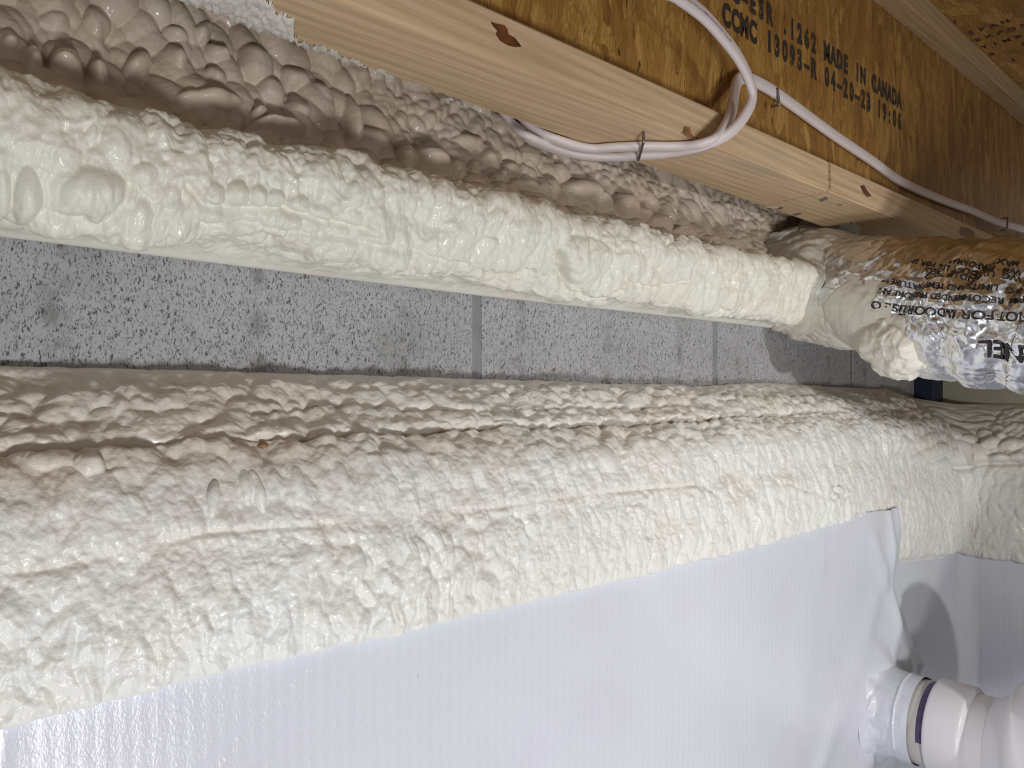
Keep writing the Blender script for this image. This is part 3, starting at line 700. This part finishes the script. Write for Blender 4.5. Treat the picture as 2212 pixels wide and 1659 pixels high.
def cable(pts, upf, label, prints, txt):
    P, Q, T, B, U = tube(pts, 0.0072, 0.0040, 300, 20, upf)
    e = empty('electrical_cable', Q[len(Q)//2]); tag(e, label, 'cable', None)
    link('jacket', grid_mesh('jacket', P, close_v=True), CABLE, e)
    L = np.concatenate([[0], np.cumsum(np.linalg.norm(np.diff(Q, axis=0), axis=1))])
    for (a, side_, off) in prints:
        V, Fc = glyphs(txt, 0.0034)
        l = a*L[-1]+V[:, 0]; g = lambda A: np.stack([np.interp(l, L, A[:, j]) for j in range(3)], 1)
        q, b, uu = g(Q), g(B), g(U)
        lat = off+V[:, 1]
        V3 = q+b*lat[:, None]+uu*(side_*(0.00415))[..., None] if False else q+b*lat[:, None]+uu*(side_*0.0042)
        text_mesh('printed_text', V3, Fc, INK_G, e)
    return e
HC = HB-0.0045
A = [Ph(1085, 240, 0.275), Ph(1108, 268, 0.262), Ph(1140, 296, HC), Ph(1190, 318, HC-0.001), Ph(1250, 335, HC), Ph(1310, 340, HC), Ph(1385, 336, HC), Ph(1450, 331, HC), Ph(1520, 316, HC),
     Pd(1575, 287, .405), Pd(1608, 250, .400), Pd(1625, 212, .398), Pd(1620, 178, .396), Pd(1598, 130, .393), Pd(1568, 88, .390), Pd(1520, 34, .387), Pd(1462, -10, .384), Pd(1390, -60, .382), Pd(1390, -60, .382)+Vector((-0.02, 0.004, 0.07)), Pd(1390, -60, .382)+Vector((-0.01, 0.012, 0.15)), Pd(1390, -60, .382)+Vector((0.0, 0.02, 0.226))]
upA = norm_interp([(0, 0.1, -1)]*3+[(0, 0, -1)]*6+[(0.1, -0.7, -0.7), (0.2, -1, -0.3)]+[(0.3, -1, 0)]*10, A)
cable(A, upA, 'white flat cable looping from under the joist up past the top of the picture', [(0.14, 1, 0.001), (0.27, 1, 0.001), (0.52, 1, -0.002), (0.58, 1, -0.002)], 'NM-B 14-2 WITH GROUND 600V')
B_ = [Ph(1120, 245, 0.272), Ph(1150, 276, 0.258), Ph(1200, 302, HC+.001), Ph(1270, 321, HC), Ph(1330, 318, HC), Ph(1390, 316, HC), Ph(1470, 316, HC), Ph(1530, 306, HC), Pd(1563, 275, .412), Pd(1580, 240, .422), Pd(1586, 205, .432), Pd(1592, 178, .440), Pd(1606, 168, .444),
      Pd(1640, 180, .446), Pd(1690, 211, .4465), Pd(1800, 291, .4465), Pd(1880, 345, .4465), Pd(1950, 394, .4465), Pd(2030, 430, .446), Pd(2100, 456, .445), Pd(2150, 478, .430), Pd(2212, 496, .418), Pd(2300, 528, .4185), Pd(2420, 568, .4185)]
upB = norm_interp([(0, 0, -1)]*8+[(0.1, -0.8, -0.6)]+[(0, -1, 0.0)]*15, B_)
cable(B_, upB, 'white flat cable stapled along the printed joist web towards its far end', [(0.60, 1, -0.001), (0.76, 1, -0.001)], 'NM-B 14-2 WITH GROUND')

def staple(mid, along, out, width, depth, label, r=0.0015):
    """bent wire staple: crown across the cable, two legs driven into the timber"""
    mid = Vector(mid); a = Vector(along).normalized(); o_ = Vector(out).normalized()
    pts = [mid-a*width/2-o_*depth, mid-a*width/2-o_*depth*0.4, mid-a*width/2-o_*0.0004, mid-a*(width/2-0.0016), mid, mid+a*(width/2-0.0016), mid+a*width/2-o_*0.0004, mid+a*width/2-o_*depth*0.4, mid+a*width/2-o_*depth]
    P, Q, T, B, U = tube([tuple(p) for p in pts], r, r, 60, 8, lambda Q: np.tile(np.array(a.cross(o_)), (len(Q), 1)))
    ob = link('cable_staple', grid_mesh('cable_staple', P, close_v=True), STEEL)
    return tag(ob, label, 'staple')
p0, p1 = Ph(1390, 306, HC-0.0052), Ph(1379, 345, HC-0.0052)
staple((p0+p1)/2, p1-p0, (0, 0, -1), (p1-p0).length, 0.0115, 'grey metal staple holding both white cables to the pale underside of the joist')
p0, p1 = Pd(1679, 192, .4415), Pd(1683, 226, .4415)
staple((p0+p1)/2, p1-p0, (0, -1, 0), (p1-p0).length, 0.012, 'dark wire staple over the cable on the brown web, below the printed text')
p0, p1 = Pd(2177, 470, .4135), Pd(2175, 496, .4135)
staple((p0+p1)/2, p1-p0, (0, -1, 0), (p1-p0).length, 0.011, 'dark staple over the cable above the foil duct, near the far end of the joist')

# ================================================================ FLEX DUCT
AX = np.array([[1.086, 0.56, 0.168], [1.081, 0.50, 0.158], [1.072, 0.44, 0.140], [1.062, 0.38, 0.117], [1.052, 0.31, 0.102], [1.044, 0.25, 0.092], [1.036, 0.15, 0.078], [1.03, 0.02, 0.055], [1.02, -0.25, 0.03]])
RAD = np.array([0.060, 0.066, 0.078, 0.087, 0.090, 0.0905, 0.0905, 0.0905, 0.0905])
NL, NTH = 420, 300
Qr = spline(np.hstack([AX, RAD[:, None]]), NL); Q = Qr[:, :3]; rad = Qr[:, 3]
T = np.gradient(Q, axis=0); T /= np.linalg.norm(T, axis=1, keepdims=True)
Bv = np.cross(T, [0, 0, 1.0]); Bv /= np.linalg.norm(Bv, axis=1, keepdims=True); Uv = np.cross(Bv, T)
L = np.concatenate([[0], np.cumsum(np.linalg.norm(np.diff(Q, axis=0), axis=1))])
th = np.linspace(0, 2*np.pi, NTH, endpoint=False)
LL, TH = np.meshgrid(L, th, indexing='ij')
def cyl_noise(f, kl, kt, seed, *a):
    x = np.cos(TH)*kt; y = np.sin(TH)*kt
    return f(LL*kl+x*0.7, y+x*0.4, seed, *a)
def facet(l, t, seed):
    ix = 0
    n = np.abs(vn(l, t, seed))+0.5*np.abs(vn(l*2.1, t*2.1, seed+3)); return n
tw = TH/(2*np.pi)
fold = np.zeros_like(LL)
for (l0, sl, wd, H) in [(0.105, 0.06, 0.007, 0.004), (0.145, 0.05, 0.008, 0.005), (0.19, 0.04, 0.009, 0.006), (0.24, 0.035, 0.010, 0.007), (0.29, 0.03, 0.010, 0.006), (0.34, 0.03, 0.012, 0.006), (0.42, 0.02, 0.012, 0.006), (0.5, 0.02, 0.012, 0.006), (0.58, .02, .012, .006), (0.66, .02, .012, .006), (0.74, .02, .012, .006)]:
    c = l0+sl*np.sin(TH-0.4)+0.010*cyl_noise(fbm, 5, 1.0, 501, 2)
    fold -= H*np.exp(-((LL-c)/wd)**2); fold += 0.45*H*np.exp(-((LL-c-wd*1.7)/wd)**2)
cr = 0.0042*(0.4-cyl_noise(facet, 42, 3.3, 511))+0.0022*(0.4-cyl_noise(facet, 95, 8.5, 517))+0.003*cyl_noise(fbm, 14, 1.5, 521, 2)
# lengthwise gathers
cr += 0.0016*np.sin(TH*26+6*cyl_noise(vn, 10, 1.2, 523))*cyl_noise(vn, 12, 1.6, 525)
R = rad[:, None]+fold+cr
DP = Q[:, None]+Bv[:, None]*(R*np.cos(TH))[..., None]+Uv[:, None]*(R*np.sin(TH))[..., None]
spray = np.clip((1-sm(0.085, 0.20, LL+0.05*np.sin(TH+0.6)+0.02*cyl_noise(fbm, 30, 3, 531, 3)-0.02))*1.0, 0, 1)
lowz = sm(0.15, 0.9, -np.sin(TH)); spray = np.clip(spray*(0.25+0.75*lowz)+lowz*0.5*(1-sm(0.18, 0.30, LL+0.03*cyl_noise(fbm, 22, 3, 533, 3))), 0, 1)
duct = empty('flex_duct', Q[NL//3]); tag(duct, 'fat silver foil jacketed flexible duct coming out of the wall foam beneath the joist', 'duct')
suv = np.stack([LL, TH*0.09], -1)
jk = link('foil_jacket', grid_mesh('foil_jacket', DP, {'spray': spray}, close_v=True, uv=suv), FOIL, duct)
DNrm = normals(DP); 
if np.sum(DNrm*(DP-Q[:, None]), -1).mean() < 0: DNrm = -DNrm
def on_duct(l, t, off):
    i = np.clip(np.interp(l, L, np.arange(NL)), 0, NL-1.001); j = (t % (2*np.pi))/(2*np.pi)*NTH
    i0 = i.astype(int); fi = (i-i0)[:, None]; j0 = j.astype(int) % NTH; fj = (j-np.floor(j))[:, None]; j1 = (j0+1) % NTH
    def g(A): return (A[i0, j0]*(1-fj)+A[i0, j1]*fj)*(1-fi)+(A[i0+1, j0]*(1-fj)+A[i0+1, j1]*fj)*fi
    return g(DP)+g(DNrm)*off
dpx, dpy, dZ = to_px(DP)
facing = np.sum(DNrm*(-DP), -1) > 0
def duct_at(x, y):
    d2 = (dpx-x)**2+(dpy-y)**2+np.where(facing, 0, 1e9); i = np.unravel_index(np.argmin(d2), d2.shape); return LL[i], TH[i]
def duct_text(txt, x, y, size, sx=1.0, bold=0.0):
    """upside-down print: starts at the right, runs back towards the wall"""
    l0, t0 = duct_at(x, y); V, Fc = glyphs(txt, size, None, bold)
    # small quads so the print follows the crumpled foil
    bmx = bmesh.new(); vs = [bmx.verts.new((a*sx, b, 0)) for a, b in V]
    for f_ in Fc:
        try: bmx.faces.new([vs[i] for i in f_])
        except ValueError: pass
    V = np.array([(v_.co.x, v_.co.y) for v_ in bmx.verts]); Fc = [[v_.index for v_ in f_.verts] for f_ in (bmx.faces.index_update() or bmx.verts.index_update() or bmx.faces)]
    bmx.free()
    tsgn = 1.0 if DUCT_UP > 0 else -1.0
    l = l0-V[:, 0]; t = t0-tsgn*V[:, 1]/0.092
    text_mesh('printed_text', on_duct(l, t, 0.0009), Fc, INK_D, jk)
# direction of increasing screen height with theta at the face seen
i0 = np.unravel_index(np.argmin((dpx-2120)**2+(dpy-650)**2+np.where(facing, 0, 1e9)), dpx.shape)
DUCT_UP = 1 if dpy[i0[0], (i0[1]+3) % NTH] < dpy[i0] else -1
for (txt, x, y, sz) in [('NOT FOR INDOOR USE ONLY', 2232, 676, 0.0150), ('FPM  RECOMMENDED PRESSURE AND', 2215, 640, 0.0100), ('WG  LIMITS AND TEMPERATURE WD', 2213, 618, 0.0100), ('WG  UL AND UP TO 72', 2211, 600, 0.0100), ('WG  PRODUCT LISTED', 2208, 582, 0.0100), ('MAX PERFORMANCE FOR SP', 2204, 566, 0.0095)]:
    duct_text(txt, x, y, sz, 1.0, 0.0002)
duct_text('PANEL', 2280, 752, 0.031, 0.8, 0.0006)
# seam line printed along the jacket
l0, t0 = duct_at(2205, 693); l1, t1 = duct_at(1960, 648)
n = 80; ls = np.linspace(l0+0.05, l1, n); ts = np.interp(ls, [min(l0, l1), max(l0, l1)], [t1, t0] if l1 < l0 else [t0, t1])
a = on_duct(ls, ts-0.010, 0.0012); b = on_duct(ls, ts+0.010, 0.0012)
me = grid_mesh('seam_line', np.stack([a, b], 1)); link('seam_line', me, INK_D, jk)

# foam sleeve gripping the duct at the wall
n1, n2 = 200, 320
l = np.linspace(-0.02, 0.20, n1); t = np.linspace(0, 2*np.pi, n2, endpoint=False); l2, t2 = np.meshgrid(l, t, indexing='ij')
qx = np.stack([np.interp(l2, L, Q[:, j]) for j in range(3)], -1); bx = np.stack([np.interp(l2, L, Bv[:, j]) for j in range(3)], -1); ux = np.stack([np.interp(l2, L, Uv[:, j]) for j in range(3)], -1)
qx[..., 1] -= np.minimum(l2, 0)
rr = np.interp(l2, L, rad)
ca, sa = np.cos(t2), np.sin(t2)
ragged = 0.105+0.030*np.sin(t2-2.6)+0.014*fbm(ca*2.2, sa*2.2, 541, 3)
fx = np.clip(1-l2/ragged, -1, 1)
thk = np.where(fx > 0, 0.026*np.sqrt(np.maximum(fx, 0))-0.002, -0.02*(-fx)-0.002)
wl = l2+0.006*fbm(ca*4+l2*20, sa*4, 543, 2)
thk = thk+np.where(fx > 0, sm(0, 0.25, fx), 0)*(bubbles(wl*95, t2*6.5, 545)*0.0035+bubbles(wl*45, t2*3.2+7, 547)*0.0060+0.006*fbm(ca*2+l2*18, sa*2, 549, 3)-0.004)
SP = qx+bx*((rr+thk)*ca)[..., None]+ux*((rr+thk)*sa)[..., None]
o = link('spray_foam', grid_mesh('spray_foam', SP, {'tint': np.clip(0.4+0.5*fbm(wl*14, sa*2, 551, 3), 0, 1), 'dirt': 0*l2}, close_v=True), FOAM_COL)
tag(o, 'rough collar of cream spray foam around the foil duct where it leaves the wall', 'insulation')
def foam_lump(label, x, y, rx, ry, H, seed, cov=1.0, ang=0.0, mat=FOAM_COL):
    """blob of foam stuck on the duct face at a frame point"""
    l0, t0 = duct_at(x, y); n = 110
    g = np.linspace(-1.25, 1.25, n); gx, gy = np.meshgrid(g, g, indexing='ij')
    ca_, sa_ = math.cos(ang), math.sin(ang)
    lx = (gx*rx*ca_-gy*ry*sa_); ly = (gx*rx*sa_+gy*ry*ca_)
    r2 = np.hypot(gx, gy)+0.16*fbm(gx*1.6, gy*1.6, seed, 3)
    hgt = H*np.where(r2 < 1, np.sqrt(np.maximum(0, 1-r2**2)), -(r2-1)*1.2)
    hgt = hgt+np.where(r2 < 1, sm(0, 0.3, 1-r2), 0)*(0.32*H*bubbles(gx*3.4, gy*3.4, seed+3)+0.22*H*fbm(gx*2.2, gy*2.2, seed+5, 3))
    li = np.clip(l0+lx, 0.001, L[-1]); ti = t0+ly/0.088
    base = on_duct(li.ravel(), ti.ravel(), 0.0).reshape(n, n, 3)
    qq = np.stack([np.interp(li, L, Q[:, j]) for j in range(3)], -1); nr = base-qq; nr /= np.linalg.norm(nr, axis=-1, keepdims=True)
    smb = qq+nr*np.interp(li, L, rad)[..., None]
    PP = smb+nr*(hgt+0.001)[..., None]
    o = link('spray_foam', grid_mesh('spray_foam', PP, {'tint': np.clip(0.15+0.3*fbm(gx*3, gy*3, seed+9, 2), 0, 1), 'dirt': 0*gx}), mat)
    return tag(o, label, 'insulation')
foam_lump('thick cream lump of spray foam hanging on the lower side of the foil duct', 1934, 752, 0.040, 0.042, 0.020, 601)
foam_lump('thin sprayed patch of foam on the duct between the collar and the thick lump', 1832, 692, 0.046, 0.052, 0.0045, 611)
# lumps filling between ledge and collar
def foam_ball(x, y, d, rx, ry, rz, seed, label):
    n1, n2 = 90, 140; a = np.linspace(0.02, np.pi-0.02, n1); b = np.linspace(0, 2*np.pi, n2, endpoint=False); A_, B2 = np.meshgrid(a, b, indexing='ij')
    dirv = np.stack([np.sin(A_)*np.cos(B2), np.sin(A_)*np.sin(B2), np.cos(A_)], -1)
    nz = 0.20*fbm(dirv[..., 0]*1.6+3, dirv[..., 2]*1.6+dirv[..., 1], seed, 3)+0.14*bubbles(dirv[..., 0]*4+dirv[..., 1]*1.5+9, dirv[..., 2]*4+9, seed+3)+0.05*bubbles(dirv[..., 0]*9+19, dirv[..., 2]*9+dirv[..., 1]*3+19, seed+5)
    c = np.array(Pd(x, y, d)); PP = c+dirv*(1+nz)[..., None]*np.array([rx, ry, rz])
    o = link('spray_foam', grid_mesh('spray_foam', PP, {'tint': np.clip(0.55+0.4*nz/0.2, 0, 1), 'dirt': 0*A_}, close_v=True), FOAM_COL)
    return tag(o, label, 'insulation')
foam_ball(1722, 660, 0.525, 0.045, 0.032, 0.040, 701, 'tan foam lump wedged between the end of the ledge and the duct collar')

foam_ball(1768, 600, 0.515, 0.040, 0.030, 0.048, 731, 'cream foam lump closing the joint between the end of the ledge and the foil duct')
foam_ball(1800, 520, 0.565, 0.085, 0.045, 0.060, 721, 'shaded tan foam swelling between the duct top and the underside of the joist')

# ================================================================ LINER
def sheet(name, qsamp, top_fun, path, zb, nz, label, seed, folds=None, thick=0.0008):
    n = len(qsamp); zt = np.array([top_fun(q) for q in qsamp]); f_ = np.linspace(0, 1, nz)
    z = zt[:, None]+(zb-zt[:, None])*f_[None, :]
    x, y, nx, ny = path(qsamp); qg = qsamp[:, None]+0*z
    off = 0.0035*fbm(qg*4, z*4, seed, 3)*sm(0.0, 0.08, zt[:, None]-z)
    if folds is not None: off = off+folds(qg, z)
    Pf = np.stack([x[:, None]+nx[:, None]*off, y[:, None]+ny[:, None]*off, z], -1)
    N = np.stack([nx[:, None]+0*z, ny[:, None]+0*z, 0*z], -1)
    Pb = Pf-N*thick
    full = np.concatenate([Pf, Pb[:, ::-1]], 1)
    uvf = np.stack([qg, zt[:, None]-z], -1); uvb = uvf[:, ::-1]
    me = grid_mesh(name, full, close_v=True, uv=np.concatenate([uvf, uvb], 1))
    o = link(name, me, LINER); o.location = (0, 0, 0)
    return tag(o, label, 'liner')
LD = 0.4535
PC = np.array([1.127, LD, -0.462])       # where the drain pipe passes through
def top_main(q):
    return np.interp(q, [0, 0.98, 1.10, 1.2], [-0.157, -0.160, -0.1690, -0.1700])+0.0022*vn(np.array([q*14]), np.array([.3]), 801)[0]+0.0012*vn(np.array([q*60]), np.array([.7]), 803)[0]
QE = 1.165
def path_main(q):
    y = np.full_like(q, LD); x = q.copy()
    return x, y, 0*q, -np.ones_like(q)
def folds_main(q, z):
    r = np.hypot(q-PC[0], z-PC[2]); a = np.arctan2(z-PC[2], q-PC[0])
    star = 0.007*np.exp(-((r-0.075)/0.05)**2)*(0.5+0.5*np.sin(a*9+2*vn(q*10, z*10, 811)))
    flare = 0.018*np.exp(-np.maximum(0, r-0.055)/0.030)
    # diagonal creases from the corner to the pipe
    d1 = (q-1.12)*0.93+(z+0.22)*0.36; cr_ = 0.004*np.exp(-((d1+0.03)/0.014)**2)*sm(-0.46, -0.36, z)*(1-sm(-0.22, -0.18, z))
    d2 = (q-1.04)*0.8-(z+0.36)*0.6; cr_ += 0.004*np.exp(-(d2/0.02)**2)*sm(0.85, 0.95, q)
    lean = 0.020*sm(1.10, 1.165, q)*sm(-0.46, -0.2, z)*0
    left = 0.0015*np.exp(-((q-0.055-0.1*(z+0.2))/0.006)**2)-0.0012*np.exp(-((q-0.15-(z+0.23)*1.5)/0.004)**2)*(q < 0.24)*(q > 0.10)
    edge_ = 0.010*sm(0.96, 1.10, q)*sm(-0.30, -0.18, z)+0.004*np.exp(-((q-1.128-0.05*(z+0.3))/0.008)**2)*sm(-0.45, -0.35, z)
    return star+flare+cr_+left+edge_
qm = np.concatenate([q_samples(-120, 1500, LD, 240), np.linspace(s_of(1500, LD), QE, 160)[1:]])
lm = sheet('wall_liner', qm, top_main, path_main, -0.748, 220, 'large bright white ribbed liner sheet below the cream foam, ending at the drain pipe', 821, folds_main)
# lean of the free end: lower part reaches further along
me = lm.data; cov = np.empty(len(me.vertices)*3, np.float32); me.vertices.foreach_get('co', cov); cov = cov.reshape(-1, 3)
cov[:, 0] += sm(0.95, 1.165, cov[:, 0])*np.clip((-0.17-cov[:, 2])*0.30, 0, 0.10)
me.vertices.foreach_set('co', cov.ravel()); me.update()
# second sheet round the corner
def path_2(q):
    x, y = path_xy(q, np.full_like(q, 0.0985)); e = 1e-3; x2, y2 = path_xy(q+e, np.full_like(q, 0.0985))
    tx, ty = (x2-x), (y2-y); l_ = np.hypot(tx, ty)+1e-12
    return x, y, ty/l_, -tx/l_
def top_2(q): 
    h = np.interp(q, [1.0, 1.16, 1.40, 1.60, 2.1], [-0.244, -0.246, -0.276, -0.287, -0.287])
    return h+0.002*vn(np.array([q*20]), np.array([.3]), 831)[0]
q2 = np.linspace(1.06, 1.95, 260)
sheet('wall_liner', q2, top_2, path_2, -0.748, 140, 'shaded white liner sheet behind the drain pipe in the wall corner', 841)

# boot of liner taped round the pipe
n1, n2 = 90, 120
yy = np.linspace(LD-0.004, 0.394, n1); t = np.linspace(0, 2*np.pi, n2, endpoint=False); Y2, t2 = np.meshgrid(yy, t, indexing='ij')
fr = (LD-Y2)/(LD-0.394)
rr = 0.0602+0.030*np.exp(-fr*7)+0.0022*fbm(np.cos(t2)*2.5+fr*3, np.sin(t2)*2.5, 851, 3)*(1-fr*0.6)+0.003*np.exp(-((fr-0.18-0.05*np.sin(t2*3))/0.07)**2)*np.sin(t2*7+1)+0.0015*np.exp(-((fr-0.7)/0.03)**2)
rr += 0.004*np.exp(-((t2-2.3-0.5*fr)/0.12)**2)*(1-fr)
BP = np.stack([PC[0]+rr*np.cos(t2)*1.0, Y2, PC[2]+rr*np.sin(t2)], -1)
boot = link('pipe_boot', grid_mesh('pipe_boot', BP, close_v=True, uv=np.stack([t2*0.06, 0.2+Y2], -1)), LINER, lm)

# ================================================================ DRAIN PIPE
pipe = empty('drain_pipe', (PC[0], LD, PC[2])); tag(pipe, 'white plastic drain pipe with coupling and elbow coming out through the liner', 'pipe')
def revolve(prof, name, mat, axis0=None, n=96, arc=(0, 2*math.pi), parent=pipe):
    """prof: list of (y, r) along the pipe axis"""
    full = abs(arc[1]-arc[0]-2*math.pi) < 1e-6
    t = np.linspace(arc[0], arc[1], n, endpoint=not full); p = np.array(prof)
    PP = np.stack([PC[0]+p[:, 1][:, None]*np.cos(t)[None], p[:, 0][:, None]+0*t[None], PC[2]+p[:, 1][:, None]*np.sin(t)[None]], -1)
    return link(name, grid_mesh(name, PP, close_v=full), mat, parent)
revolve([(0.50, 0.0572), (0.40, 0.0572), (0.37, 0.0572), (0.29, 0.0572)], 'pipe', PVC_B)
revolve([(0.3835, 0.0573), (0.3833, 0.0576), (0.3695, 0.0577), (0.3693, 0.0573)], 'primer_ring', PURPLE, arc=(math.radians(75), math.radians(188)))
revolve([(0.374, 0.0570), (0.374, 0.0630), (0.3725, 0.0645), (0.370, 0.0650), (0.3345, 0.0650), (0.3315, 0.0645), (0.3295, 0.0630), (0.3290, 0.0610), (0.3265, 0.0590), (0.3265, 0.0572)], 'coupling', PVC)
revolve([(0.3280, 0.0574), (0.300, 0.0574)], 'pipe_stub', PVC)
# 45 degree elbow with a fat socket
cen = np.array([PC[0], 0.262, PC[2]+0.004])
path = [(PC[0], 0.305, PC[2])]
for a in np.linspace(0, math.radians(50), 9): path.append((PC[0], 0.285-0.11*math.sin(a), PC[2]+0.11*(1-math.cos(a))))
dx = np.array(path[-1])-np.array(path[-2]); dx /= np.linalg.norm(dx)
for k in range(1, 5): path.append(tuple(np.array(path[9])+dx*0.05*k))
path = np.array(path)
rads = np.concatenate([[0.058, 0.070, 0.081], np.full(len(path)-3, 0.0845)])
Qe = spline(np.hstack([path, rads[:, None]]), 90); Q3 = Qe[:, :3]; Te = np.gradient(Q3, axis=0); Te /= np.linalg.norm(Te, axis=1, keepdims=True)
Xv = np.tile([1.0, 0, 0], (90, 1)); Zv = np.cross(Te, Xv); t = np.linspace(0, 2*np.pi, 96, endpoint=False)
PE = Q3[:, None]+Xv[:, None]*(Qe[:, 3][:, None]*np.cos(t)[None])[..., None]+Zv[:, None]*(Qe[:, 3][:, None]*np.sin(t)[None])[..., None]
link('elbow', grid_mesh('elbow', PE, close_v=True), PVC, pipe)
# smear of old glue and grit on the coupling
def on_pipe(y, a, r=0.0652): return (PC[0]+r*math.cos(a), y, PC[2]+r*math.sin(a))
def pipe_patch(name, c_y, c_a, ry, ra, mat, seed, par):
    bm = bmesh.new(); rim = []; rng = random.Random(seed); top = bm.verts.new(on_pipe(c_y, c_a, 0.0655))
    for k in range(18):
        a = k/18*2*math.pi; f_ = rng.uniform(0.65, 1.1); rim.append(bm.verts.new(on_pipe(c_y+ry*f_*math.cos(a), c_a+ra*f_*math.sin(a), 0.06515)))
    for k in range(18): bm.faces.new((top, rim[k], rim[(k+1) % 18]))
    bmesh.ops.recalc_face_normals(bm, faces=bm.faces); return bm_obj(name, bm, mat, par)
cp = [o for o in bpy.data.objects if o.name == 'coupling'][0]
pipe_patch('glue_smear', 0.358, math.radians(222), 0.011, 0.10, STAIN, 3, cp)

# ================================================================ CORNER PIECES
pb = Pd(1975, 850, 0.552); 
bm = bmesh.new(); box_bm(bm, (1.545, 0.520, -0.04), (1.594, 0.5555, 0.20), 0.002)
tag(bm_obj('plastic_strip', bm, BLUE), 'dark navy upright plastic strip in the wall corner below the duct', 'strip')
# nugget of debris lying in the foam crease
bm = bmesh.new(); bmesh.ops.create_icosphere(bm, subdivisions=2, radius=1.0)
c = Pd(569, 962, 0.487)
for v_ in bm.verts:
    k = 1+0.25*math.sin(v_.co.x*5+v_.co.z*3)
    v_.co = Vector((v_.co.x*0.0042*k, v_.co.y*0.003*k, v_.co.z*0.0026*k))+c
tag(bm_obj('debris_nugget', bm, KNOT2, None, True), 'small brown nugget of debris caught in the long crease of the lower foam', 'debris')
